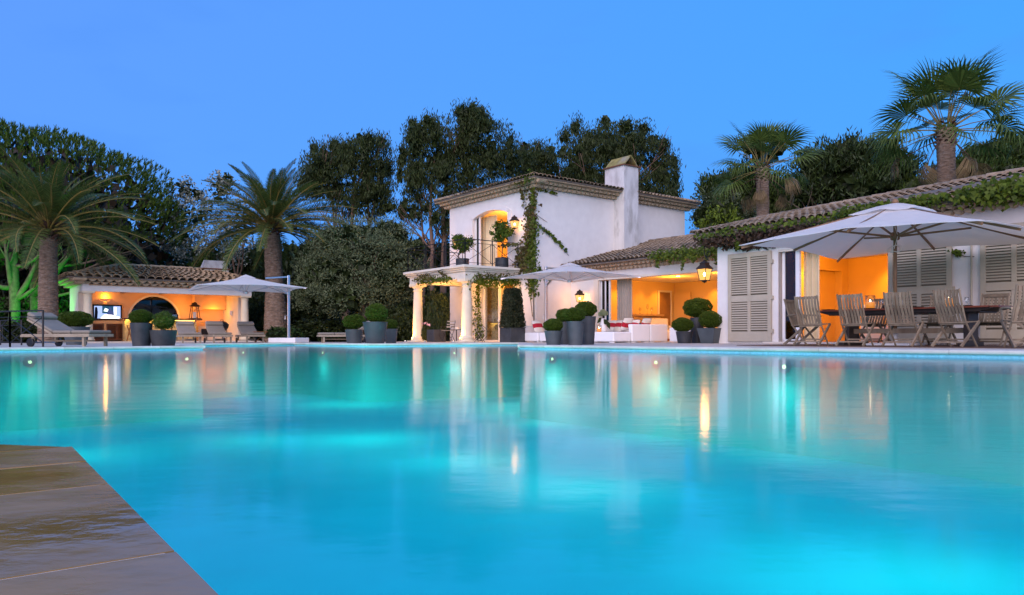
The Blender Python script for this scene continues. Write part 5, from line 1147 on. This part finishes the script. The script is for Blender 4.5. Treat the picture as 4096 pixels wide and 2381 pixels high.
ivy('creeper hanging under the portico slab and around its columns', [
  (lf_ivy,'green_foliage',[([(-3.6,-.07,.1),(-3.8,-.07,1.4),(-3.85,-.07,2.5)],(.16,.05,.2),70),([(-1.02,-2.3,2.40),(-1.02,-1.2,2.38),(-1.0,-.1,2.45)],(.16,.3,.26),330),([(-4.3,-2.75,2.52),(-2.9,-2.78,2.50),(-1.8,-2.78,2.46)],(.2,.12,.14),110),([(-3.95,-.06,.1),(-3.9,-.06,2.5)],(.20,.05,.2),55),([(-4.6,-.05,.6),(-4.3,-.05,1.5),(-4.9,-.05,2.4)],(.5,.05,.4),60)],.09,True),
  (lf_ivyr,'russet_foliage',[([(-4.4,-2.9,2.55),(-3.6,-2.93,2.7),(-3.0,-2.9,2.55)],(.2,.05,.12),100),([(-2.6,-2.9,2.85),(-2.1,-2.92,2.6)],(.1,.05,.14),60),([(-.86,-2.4,2.55),(-.86,-.2,2.62)],(.05,.4,.10),60)],.08,True)],
  name='portico_creeper', stems=[([(-3.95,-.03,.02),(-3.9,-.03,2.55)],.018),([(-5.0,-2.92,2.75),(-3.6,-2.95,2.72),(-2.2,-2.92,2.86)],.01)])
strands = [([(a,1.2,2.95),(a+.05,1.18,2.75),(a,1.2,2.95-h)],(.06,.05,.08),90) for a,h in ((5.15,.35),(5.7,.25),(6.25,.48),(6.7,.30),(7.2,.50),(7.6,.4),(8.2,.55),(8.6,.35))]
ivy('ivy with trailing strands hanging over the lounge eave beside the iron lantern', [(lf_ivy,'green_foliage',[([(4.9,1.25,3.04),(6.4,1.2,2.98),(8.95,1.15,2.92)],(.2,.22,.20),300)]+strands,.085,True)], name='eave_ivy', stems=[([(4.9,1.25,3.02),(7,1.2,2.95),(8.9,1.2,2.9)],.012)])
ye = FB-.52
ivy('long ivy growing along the dining wing eave above the big parasol', [
  (lf_ivy,'green_foliage',[([(X0-.3,ye,3.12),(X0+2,ye,3.14),(X0+4,ye,3.16)],(.2,.16,.10),70),([(X0+4,ye,3.2),(X0+6,ye,3.24),(X0+8,ye,3.22)],(.2,.22,.14),300),([(X0+7,ye,3.24),(X0+13,ye,3.24)],(.3,.34,.24),620),([(X0+.95,ye+.05,3.0),(X0+1.0,ye+.1,2.62)],.08,60),([(X0-.25,ye+.1,3.0),(X0-.35,ye+.2,2.85)],.1,60)],.10,True),
  (lf_ivyb,'withered_foliage',[([(X0-.35,ye+.2,3.0),(X0+1.2,ye+.2,2.95),(X0+3.4,ye+.2,3.0)],(.25,.25,.18),330),([(X0+.3,FB-.08,2.85),(X0+1.2,FB-.08,2.72),(X0+2.0,FB-.08,2.76)],(.22,.06,.12),160)],.10,True)],
  name='eave_ivy', stems=[([(X0-.3,ye,3.08),(X0+6,ye,3.1),(X0+13,ye,3.15)],.02)])
ivy('single ivy sprig on the wall between the two right-hand shutters', [(lf_ivy,'green_foliage',[([(X0+6.42,FB-.06,2.12),(X0+6.62,FB-.06,2.02)],(.12,.03,.06),160),([(X0+6.5,FB-.06,2.48),(X0+6.75,FB-.06,2.46)],(.15,.04,.06),120)],.085,True)], name='ivy_sprig', stems=[([(X0+6.42,FB-.02,2.12),(X0+6.65,FB-.02,1.98),(X0+6.85,FB-.02,1.96)],.008)])
# ------------------------------------------------------------------ date palms
def frond_mesh(Ln, droop, name='frond', nl=62, lw=.045, ll=.50):
    mb = MB(); pts = []; p = Vector((0,0,0)); th = 0; ns = 16
    for i in range(ns+1):
        pts.append(p.copy()); s = i/ns; th = -droop*s**1.2; p = p+Vector((math.cos(th),0,math.sin(th)))*(Ln/ns)
    mb.tube(pts, [.035*(1-.85*i/ns)+.004 for i in range(ns+1)], 5); nr = len(mb.f)
    for i in range(nl):
        s = .16+.84*(i+.5)/nl; f = s*ns; k = min(int(f), ns-1); b = pts[k].lerp(pts[k+1], f-k); d = (pts[k+1]-pts[k]).normalized()
        up = Vector((-d.z,0,d.x)); l = ll*(.45+.55*math.sin(PI*min(1,.12+s*.95))) * (1 if s < .9 else 1-(s-.9)*5)
        for sd in (-1,1):
            dr = (d*(.55+.35*s)+Vector((0,sd*.85,0))+up*random.uniform(.10,.38)).normalized(); tip = b+dr*l+Vector((0,0,-.06*l)); w_ = d*lw*.5
            mid = b+dr*l*.5
            mb.add([b-w_*.5, mid-w_, tip, mid+w_, b+w_*.5], [(0,1,2,3,4)])
    me = mb.mesh(name); me.materials.append(lf_date); me.materials.append(lf_rach); me.polygons.foreach_set('material_index', [1 if i < nr else 0 for i in range(len(me.polygons))]); return me
fr_m = [frond_mesh(3.2,.75), frond_mesh(3.8,.85), frond_mesh(4.0,1.0), frond_mesh(3.8,1.2)]
def palm_trunk(pts, rad, k, mat=m_trunkpalm, ring=.055, amp=.018):
    P_ = []; Rr = []; tot = 0
    for i in range(len(pts)-1):
        a, b = Vector(pts[i]), Vector(pts[i+1]); n = max(2, int((b-a).length/(ring*.5)))
        for j in range(n):
            t = j/n; P_.append(a.lerp(b,t)); Rr.append((rad[i]+(rad[i+1]-rad[i])*t)+amp*((len(Rr)%2)-.5)*random.uniform(.6,1.4))
    P_.append(Vector(pts[-1])); Rr.append(rad[-1]); mb = MB().tube(P_, Rr, 22)
    mb.v = [(x+random.uniform(-.012,.012), y+random.uniform(-.012,.012), z+random.uniform(-.02,.02)) for x,y,z in mb.v]
    return mb.build('trunk', mat, k, smooth=False)
def boots(k, z0, z1, r0, r1, n, ln, mat=m_boot):
    mb = MB()
    for i in range(n):
        t = (i+.5)/n; a = i*2.399963; z = z0+(z1-z0)*t; r = r0+(r1-r0)*t; d = Vector((math.cos(a),math.sin(a),0)); s = Vector((-d.y,d.x,0)); l = ln*random.uniform(.6,1.2)
        b = d*(r*.8)+Vector((0,0,z)); tip = d*(r+l*.75)+Vector((0,0,z+l*random.uniform(.25,.6)))
        mb.add([b-s*.07, b+s*.07, tip+s*.03, tip-s*.03, b+Vector((0,0,.08))-s*.07, b+Vector((0,0,.08))+s*.07], [(0,1,2,3),(4,3,2,5),(0,3,4),(1,5,2)])
    return mb.build('leaf_base', mat, k)
def date_palm(label, base, hub, rt, nfr, seed, sc=1.0, trunkpts=None):
    random.seed(seed); k = thing('date_palm', label, 'palm tree', base, 0, 'date palms'); top = Vector(hub)-Vector(base)
    tp = trunkpts or [(0,0,-.05),(top.x*.35,top.y*.3,top.z*.45),(top.x,top.y,top.z-.35)]; palm_trunk(tp, rt, k)
    bo = boots(k, 0, .75, rt[-1]*1.0, rt[-1]*.85, 60, .42); bo.location = top+Vector((0,0,-.55))
    for i in range(nfr):
        t = (i+.5)/nfr; el = R(88)-R(92)*t**.8+R(random.uniform(-6,6)); az = i*2.399963+random.uniform(-.2,.2)
        me = fr_m[min(3, int(t*3.2+random.random()*.9))]
        d = Matrix.Translation(top+Vector((math.cos(az),math.sin(az),0))*.16+Vector((0,0,.25-.45*t))) @ Matrix.Rotation(az,4,'Z') @ Matrix.Rotation(-el,4,'Y') @ Matrix.Rotation(random.uniform(-.5,.5),4,'X') @ Matrix.Scale(sc*random.uniform(.9,1.05)*(.88+.34*t),4)
        inst('frond', me, k, mat4=d)
    return k
Y_ = 31.0; date_palm('date palm with wide crown left of the pool pavilion', (PX(192,Y_),Y_,0), P3(196,915,Y_), [.38,.36,.31], 72, 3, 1.0)
Y_ = 36.5; date_palm('date palm standing right of the pavilion behind the parasol pole', (PX(1106,Y_),Y_,0), P3(1088,905,Y_), [.62,.44,.37], 86, 5, .98)
random.seed(21)
# ------------------------------------------------------------------ fan palms behind the dining wing
def fan_mesh(pet, droop, mat, name='fan_leaf', seg=26, ln=1.05, spread=135):
    mb = MB(); mb.tube([(0,0,0),(pet*.5,0,.03),(pet,0,0)], [.022,.016,.012], 5); nr = len(mb.f); c = Vector((pet,0,0))
    for i in range(seg):
        a = R(-spread+2*spread*(i+.5)/seg); l = ln*(.72+.28*math.cos(a*.55))*random.uniform(.92,1.06); d = Vector((math.cos(a),math.sin(a)*.95,0)); s = Vector((-d.y,d.x,0)); z = .10*math.cos(a*1.0)*0+ (.03 if i % 2 else -.0)
        m1 = c+d*l*.46+Vector((0,0,.10*math.sin(abs(a))+z)); m2 = m1+d*l*.30+Vector((0,0,-droop*.14*l)); tip = m2+d*l*.24+Vector((0,0,-droop*.32*l)); w_ = .46*l*math.tan(R(spread)/seg)*1.05
        mb.add([c, m1-s*w_, m1+s*w_], [(0,1,2)]); mb.add([m1-s*w_, m2-s*.018, m2+s*.018, m1+s*w_], [(0,1,2,3)]); mb.add([m2-s*.018, tip, m2+s*.018], [(0,1,2)])
        if droop > .8: mb.add([m2, m2+Vector((0,0,-.35*l))+s*.02, m2+Vector((0,0,-.02))+s*.03], [(0,1,2)])
    me = mb.mesh(name); me.materials.append(mat); me.materials.append(lf_rach if mat is lf_fan else m_boot); me.polygons.foreach_set('material_index', [1 if i < nr else 0 for i in range(len(me.polygons))]); return me
fan_g = [fan_mesh(1.15,.25,lf_fan,ln=1.25,spread=95), fan_mesh(1.3,.55,lf_fan,ln=1.2,spread=110), fan_mesh(1.4,1.2,lf_fan,ln=1.1,spread=105)]; fan_d = [fan_mesh(1.0,1.8,lf_dead,'dead_fan_leaf',20,.75,42)]
def fan_palm(label, base, hub, r, ng, nd_, seed, sc=1):
    random.seed(seed); k = thing('fan_palm', label, 'palm tree', base, 0, 'fan palms behind the dining wing'); top = Vector(hub)-Vector(base)
    palm_trunk([(0,0,-.05),(top.x*.5,top.y*.5,top.z*.5),(top.x,top.y,top.z-.1)], [r*1.15,r,r*1.05], k, m_trunkpalm, .08, .008)
    bo = boots(k, -.75, .1, r*1.05, r*.95, 70, .16); bo.location = top
    for i in range(ng+nd_):
        dead = i >= ng; t = (i+.5)/ng if not dead else 1; el = (R(84)-R(104)*t**.9) if not dead else R(random.uniform(-50,-18)); el += R(random.uniform(-8,8)); az = i*2.399963+random.uniform(-.25,.25)
        me = fan_d[0] if dead else fan_g[min(2,int(t*2.6+random.random()*.6))]
        m = Matrix.Translation(top+Vector((math.cos(az)*r*.7,math.sin(az)*r*.7,.12-.35*min(t,1)-(.25 if dead else 0)))) @ Matrix.Rotation(az,4,'Z') @ Matrix.Rotation(-el,4,'Y') @ Matrix.Rotation(random.uniform(-.7,.7),4,'X') @ Matrix.Scale(sc*random.uniform(.88,1.1)*(.8 if t < .1 else 1),4)
        inst('dead_fan_leaf' if dead else 'fan_leaf', me, k, mat4=m)
Y_ = 32.0; fan_palm('shorter fan palm behind the left end of the dining wing roof', (PX(3055,Y_),Y_,0), P3(3052,662,Y_), .25, 26, 7, 4, .92)
Y_ = 28.0; fan_palm('tall fan palm rising over the dining wing roof on the right', (PX(3795,Y_),Y_,0), P3(3785,505,Y_), .30, 32, 6, 9, 1.15)
random.seed(33)
# ------------------------------------------------------------------ pines
def limb(mb, p, d, ln, r, depth, curv=.25, n=6):
    pts = [Vector(p)]; d = Vector(d).normalized()
    for i in range(n):
        d = (d+Vector((random.uniform(-curv,curv),random.uniform(-curv,curv),random.uniform(-curv*.3,curv*.7)))).normalized(); pts.append(pts[-1]+d*ln/n)
    mb.tube(pts, [r*(1-.75*i/n) for i in range(n+1)], 7)
    if depth:
        for j in range(2+depth):
            i = random.randint(2,n-1); e = (d+Vector((random.uniform(-1,1),random.uniform(-1,1),random.uniform(0,.8)))).normalized(); limb(mb, pts[i], e, ln*.6, r*.45, depth-1, curv, n-1)
    return pts
k = thing('umbrella_pine', 'huge umbrella pine behind the pavilion with green-lit trunks', 'tree', (PX(60,41),41,0), 0); base = Vector((PX(60,41),41,0))
cb = P3(40,945,44)-base
blobs = [(tuple(cb), (9.9,8.5,6.2), 1500)]
d = unit(9500); d = d[d[:,2] > -.12]; bumps = 1+.035*np.sin(9*d[:,0]+1)*np.sin(11*d[:,1])+.03*np.sin(17*d[:,2]+5*d[:,0]); cc = np.array(cb)+d*bumps[:,None]*np.array([10.1,8.5,6.25])*(1-.13*rng.random((len(d),1))**2)
per = 9; C_ = np.repeat(cc, per, 0); Dd = np.repeat(d, per, 0); n = len(C_); tl = np.repeat(nrm(d*.55+np.array([0,0,.75])+unit(len(d))*.28), per, 0); T_ = tl+unit(n)*.55; C2 = C_+tl*(rng.random((n,1))-.3)*.36
V_, F_ = leaf_quads(C2+nrm(T_)*.10, T_, unit(n), .28, .055); V2, F2 = filler([(tuple(cb),(10.1,8.5,6.25),1)], 7000, .62, .90)
m2 = V2.reshape(-1,4,3); keep = (m2[:,:,2].mean(1) > cb.z-2.2); m2 = m2[keep]; V2 = m2.reshape(-1,3); F2 = np.arange(len(V2)).reshape(-1,4)
mesh_np('crown', V_, F_, lf_pine, k); mesh_np('inner_twigs', V2, F2, lf_twig, k)
def pine_trunk(px, Y, r, spec, top=820):
    mb = MB(); b = Vector((PX(px,Y),Y,-.1))-base; t = P3(px+10,top,Y+1)-base
    mb.tube([b, b.lerp(t,.25)+Vector((.12,0,0)), b.lerp(t,.6), t], [r*1.25,r,r*.85,r*.5], 12)
    for py, dpx, dpy, dY, rr in spec:
        p = b.lerp(t, (yh(px)-py)/(yh(px)-top)); e = P3(px+dpx, py+dpy, Y+dY)-base; mid = p.lerp(e,.5)+Vector((0,0,-.25)); mb.tube([p, p.lerp(mid,.5)+Vector((0,0,-.08)), mid, e], [rr,rr*.85,rr*.7,rr*.3], 7)
        for j in range(5):
            q = mid.lerp(e, .1+.17*j); limb(mb, q, (e-p).normalized()+Vector((random.uniform(-.6,.6),random.uniform(-.6,.6),random.uniform(-.1,.9))), 1.6, rr*.3, 1, .3, 5)
    mb.build('trunk', m_bark, k, smooth=True)
pine_trunk(48,37.5,.25,[(1200,120,-190,.5,.19),(1150,-30,-200,0,.16),(1140,-160,-60,-.5,.15),(1190,180,-130,.3,.12),(1060,160,-80,0,.1)])
pine_trunk(128,39.0,.22,[(1170,180,-190,-.8,.22),(1120,330,-90,-1.5,.12),(1060,420,-60,-1,.09),(1110,230,-160,0,.12),(1180,330,-75,-1,.10),(1230,60,-130,0,.14)])
# green garden floodlight
gl_ = thing('garden_floodlight', 'green garden floodlight at the foot of the pine trunks', 'floodlight', (PX(28,34.0),34.0,0), 0)
MB().box(-.12,.12,-.08,.08,.08,.26).build('housing', m_black, gl_, rot=(R(25),0,0), bevel=.01); MB().box(-.10,.10,.0,.012,-.07,.07).build('lens', EMIT('green_lens',(.05,1,.1),6), gl_, (0,.12,.2), (R(25),0,0)); MB().box(-.02,.02,-.02,.02,0,.1).build('stake', m_black, gl_)
spot('green_beam', (PX(60,34.2),34.2,.3), (PX(110,38.5),38.5,3.6), 2600, (.003,1.0,.006), 58, .1, .5)
spot('green_beam_side', (PX(215,34.3),34.3,.3), (PX(262,33.4),33.4,2.6), 420, (.01,1.0,.01), 60, .1, .6)
# ------------------------------------------------------------------ eucalyptus group
def eucalyptus(label, Y, lst, trunks, per=28, dens=42):
    lst = lst+[(q[0]+q[2]*1.0*math.cos(t_), q[1]+q[3]*1.0*math.sin(t_), q[2]*random.uniform(.18,.36), q[3]*random.uniform(.35,.6), random.uniform(-1.5,1.5)) for q in lst for t_ in [random.uniform(2.9,6.6) for _ in range(5)]]
    b = Vector((PX(lst[0][0],Y),Y,0)); k = thing('eucalyptus_tree', label, 'tree', b, 0, 'eucalyptus trees behind the house')
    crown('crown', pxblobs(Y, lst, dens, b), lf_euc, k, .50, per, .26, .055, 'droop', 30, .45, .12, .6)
    mb = MB()
    for pxb, pxt, pyt, r in trunks:
        p = Vector((PX(pxb,Y),Y+random.uniform(-1,1),-.1))-b; t = P3(pxt,pyt,Y)-b; pts = [p.lerp(t,i/6)+Vector((random.uniform(-.15,.15),random.uniform(-.15,.15),0)) for i in range(7)]
        mb.tube(pts, [r*(1-.8*i/6) for i in range(7)], 8)
        for j in range(5): i = random.randint(3,5); limb(mb, pts[i], Vector((random.uniform(-.8,.8),random.uniform(-.4,.4),.9)), random.uniform(2,3.4), r*.3, 1, .25, 5)
    mb.build('trunk', m_bark_e, k, smooth=True)
eucalyptus('broad dark eucalyptus between the date palm and the tallest tree', 47,[(1390,720,150,110),(1470,640,110,80),(1400,600,60,60),(1310,650,90,70),(1280,750,70,60),(1520,760,60,100),(1430,820,130,70),(1260,700,50,40)],[(1400,1420,640,.22),(1440,1480,660,.18),(1380,1330,700,.14)])
eucalyptus('tallest eucalyptus left of the villa roof', 45,[(1720,640,90,130),(1690,540,50,60),(1850,560,110,110),(1880,480,55,45),(1960,600,120,110),(2040,650,70,80),(1780,760,130,110),(1650,700,50,110),(1910,720,140,90),(1660,850,50,60),(1800,900,60,70)],[(1770,1790,560,.26),(1740,1730,640,.2),(1840,1880,560,.2),(1700,1690,760,.14)],24)
eucalyptus('small eucalyptus peeping over the villa ridge', 50,[(2150,630,60,70),(2170,700,90,70),(2100,700,60,60),(2250,720,60,50)],[(2150,2150,640,.16)])
eucalyptus('rounded eucalyptus behind the tall chimney', 46,[(2330,600,80,90),(2440,570,90,80),(2520,580,90,80),(2600,640,80,80),(2660,690,45,80),(2420,690,130,90),(2560,760,130,80),(2640,790,60,60),(2340,720,70,70)],[(2460,2440,600,.22),(2560,2560,640,.2),(2380,2350,660,.15)])
# ------------------------------------------------------------------ silver tree, olives, cypress, thuja
k = thing('silver_poplar', 'airy silver-leaved tree behind the pavilion chimney', 'tree', (PX(820,46),46,0), 0); b = Vector((PX(820,46),46,0))
crown('crown', pxblobs(46, [(740,760,55,60),(700,840,60,80),(800,870,110,90),(880,760,60,60),(900,720,40,40),(960,900,90,110),(720,950,80,90),(850,1000,160,80),(790,780,40,30)], 22, b), lf_silver, k, .45, 20, .17, .11, 'out', 40, .4, .4, .7)
mb = MB(); limb(mb, (0,0,-.1), (.05,0,1), 5.0, .18, 2, .15, 7); limb(mb, (1,0,-.1), (.1,0,1), 5.4, .15, 2, .15, 7); mb.build('trunk', m_bark_e, k, smooth=True)
def olive(label, px, Y, lst, dens, trunkw, per=34, ln=.155, cr=.45, shell=.72, group=None):
    b = Vector((PX(px,Y),Y,0)); k = thing('olive_tree', label, 'tree', b, 0, group)
    bl = pxblobs(Y, lst, dens, b); crown('crown', bl, lf_olive, k, cr, per, ln, .042, 'spray', 420, .55, shell, .70)
    mb = MB()
    for i in range(3): limb(mb, (random.uniform(-.3,.3),0,-.1), (random.uniform(-.5,.5),random.uniform(-.3,.3),1), 3.2, trunkw, 2, .3, 6)
    mb.build('trunk', m_bark, k, smooth=True)
olive('large dense grey-green olive tree between the palm and the portico', 1425, 35.5, [(1430,985,190,110),(1330,1100,150,120),(1500,1080,170,130),(1260,1170,90,80),(1600,1100,110,110),(1420,1190,200,70),(1560,940,90,60),(1350,960,80,60),(1660,1000,40,40)], 66, .2, 34)
olive('grey-green olive behind the left end of the dining wing roof', 2880, 38, [(2880,820,90,75),(2820,870,50,60),(2960,850,70,60),(2900,900,120,50)], 40, .14, 24)
def cone_tree(label, name, px, Y, lst, mat, ln, wd, group=None, cr=.3, dens=26):
    b = Vector((PX(px,Y),Y,0)); k = thing(name, label, 'tree', b, 0, group); crown('crown', pxblobs(Y, lst, dens, b), mat, k, cr, 30, ln, wd, 'up', 120, .5, .7, .7); MB().tube([(0,0,-.1),(0,0,lst[0][1] and P3(px,lst[0][1],Y).z)], [.16,.05], 8).build('trunk', m_bark, k)
cone_tree('bright yellow-green thuja cone behind the dining wing roof', 'thuja', 2890, 31, [(2880,890,82,30),(2890,868,62,30),(2915,850,30,30),(2868,840,22,34),(2885,856,50,30)], lf_thuja, .17, .06, None, .28, 90)
cone_tree('dark cypress-like conifer behind the pavilion roof', 'conifer', 832, 44, [(832,1080,42,70),(838,1040,30,40),(800,1060,30,50)], lf_pine, .3, .07)
# umbrella pines on the right
def dome_pine(label, px, Y, lst, trunks, mat=lf_pined, group='umbrella pines behind the dining wing'):
    b = Vector((PX(px,Y),Y,0)); k = thing('umbrella_pine', label, 'tree', b, 0, group)
    bl = pxblobs(Y, lst, 26, b); crown('crown', bl, mat, k, .6, 36, .32, .085, 'up', 380, .9, .75, .72)
    mb = MB()
    for pb, pt, py, r in trunks:
        p = Vector((PX(pb,Y),Y,-.1))-b; t = P3(pt,py,Y)-b; pts = [p, p.lerp(t,.35)+Vector((random.uniform(-.4,.4),0,0)), p.lerp(t,.7)+Vector((random.uniform(-.4,.4),0,0)), t]; mb.tube(pts, [r,r*.85,r*.7,r*.4], 10)
        for j in range(4): limb(mb, pts[2], (random.uniform(-1,1),random.uniform(-.5,.5),.5), 3, r*.4, 1, .3, 5)
    mb.build('trunk', m_bark, k, smooth=True)
lf_pinem = LEAF('mid_pine_needles', (.014,.024,.007), (.050,.078,.016), .1)
dome_pine('dark umbrella pine between the two fan palms', 3380, 44, [(3400,650,190,100),(3300,690,130,90),(3540,690,150,110),(3420,760,220,70),(3260,760,90,60),(3620,800,90,60)], [(3470,3440,780,.28),(3330,3340,760,.2)], lf_pinem)
dome_pine('dark umbrella pine behind the shorter fan palm', 2960, 47, [(2900,760,120,70),(3000,740,130,80),(3100,790,120,80),(3120,880,160,60),(2880,850,80,60),(3250,880,120,60)], [(3000,3000,800,.25)])
dome_pine('dark pine at the far right behind the tall fan palm', 4000, 42, [(3950,640,120,70),(4080,600,140,70),(3860,700,120,70),(4150,660,150,90),(3980,720,200,60),(3700,780,140,70),(3830,780,160,60)], [(4000,4000,760,.25)])
cone_tree('tall wispy conifer behind the shorter fan palm', 'conifer', 3050, 45, [(3010,580,50,50),(3110,590,40,50),(3060,620,80,50)], lf_pined, .3, .07, None, .4, 9)
# ------------------------------------------------------------------ shrubs: one mesh per kind, copied
def shrub_proto(mat, ln, wd, nm, per=16, cl=330, twig=False):
    bl = [((0,0,.45),(.8,.7,.5),cl),((-.35,0,.55),(.5,.5,.42),cl//2),((.4,.1,.5),(.5,.5,.45),cl//2)]
    k = thing('shrub', '', 'shrub'); f = crown('foliage', bl, mat, k, .12, per, ln, wd, 'out', 300, .22, .6, .8); MB().tube([(0,0,0),(.02,0,.4),(.1,0,.7)], [.03,.02,.01], 6).build('stem', m_bark, k); return k
sp1 = shrub_proto(lf_shr, .085, .04, 'dark'); first = [True]
def shrub(label, px, Y, wpx, top, proto, grp, cat=None):
    s = Y/F; k = proto if first[0] and proto is sp1 else dup(proto, label, (0,0,0), 0); 
    if proto is sp1: first[0] = False
    k['label'] = label; k['group'] = grp; k.location = (PX(px,Y),Y,-.05); k.rotation_euler = (0,0,random.uniform(-.6,.6)); h = (PZ(px,top,Y)+.05)
    k.scale = (wpx*s/2/.85, wpx*s/2/.95, h/1.0); return k
G = 'dark shrubs along the garden edge'
where = ['left of the pine trunks','behind the lower iron railing','behind the left date palm','behind the pavilion','behind the pavilion chimney','behind the parasol pole','left of the olive trunk','behind the box-ball planters','behind the left portico column','between the portico columns','beside the villa wall']
for i, (px,Y,wp,tp) in enumerate(((-60,40,420,1180),(60,33,260,1285),(230,41,300,1150),(480,47,620,1010),(850,44,420,1120),(1075,41.5,240,1165),(1190,40,340,1150),(1330,36.8,320,1275),(1530,37,330,1235),(1640,35,200,1225),(1760,36,160,1165))):
    shrub('dark dense shrub '+where[i], px, Y, wp, tp, sp1, G)
H = 'far dark hedge trees'
for i, (px,tp) in enumerate(((-150,1000),(150,950),(430,930),(700,980),(960,980),(1150,960),(1380,930),(1600,940),(1790,960))):
    shrub('tall dark hedge mass in the far background, number %s from the left' % ('first','second','third','fourth','fifth','sixth','seventh','eighth','ninth')[i], px, 54, 460, tp, sp1, H)
sp2 = shrub_proto(lf_fern, .12, .05, 'fern', 10, 60); sp2['label'] = 'bright green leafy undergrowth at the foot of the central date palm'; sp2.location = (PX(1130,33),33,-.03); sp2.scale = (1.0,.9,.75)
k = dup(sp1, 'clipped laurel shrub behind the bistro chair', (PX(1752,31.5),31.5,-.02), .3, 'shrubs under the portico'); k.scale = (.55,.5,2.1)
k = dup(sp1, 'small flowering shrub lit from below between the columns', (PX(1712,31.8),31.8,-.02), 1, 'shrubs under the portico'); k.scale = (.38,.38,.72)
sh_l = (PX(1700,31.0),31.0,.06); spot('shrub_beam', sh_l, (PX(1712,31.8),31.8,.5), 26, (1,.45,.10), 90, .03, .7)
kk = thing('uplight', 'small ground uplight under the flowering shrub', 'uplight', (sh_l[0],sh_l[1],0), 0); MB().lathe([(.04,0),(.05,.03),(.045,.045),(0,.045)], 12).build('housing', m_alu, kk); MB().lathe([(.03,.046),(0,.048)], 10).build('lens', m_downl, kk)
V_, F_ = leaf_lobed(np.array([(0,0,.78),(.1,.02,.74),(-.1,0,.75),(.04,.05,.83),(.18,0,.7)]), unit(5), np.array([(0,-1,.2)]*5), .12); fl = mesh_np('blossom', V_, F_, LEAF('pink_petals', (.6,.25,.25), (.8,.45,.42)), kk)
kp = thing('dark_planter', 'dark square planter under the portico behind the bistro chair', 'planter', (PX(1745,30.6),30.6,0), TH); MB().box(-.28,.28,-.28,.28,0,.5).build('box', m_pot, kp, bevel=.01); MB().box(-.25,.25,-.25,.25,.5,.505).build('soil', m_soil, kp)
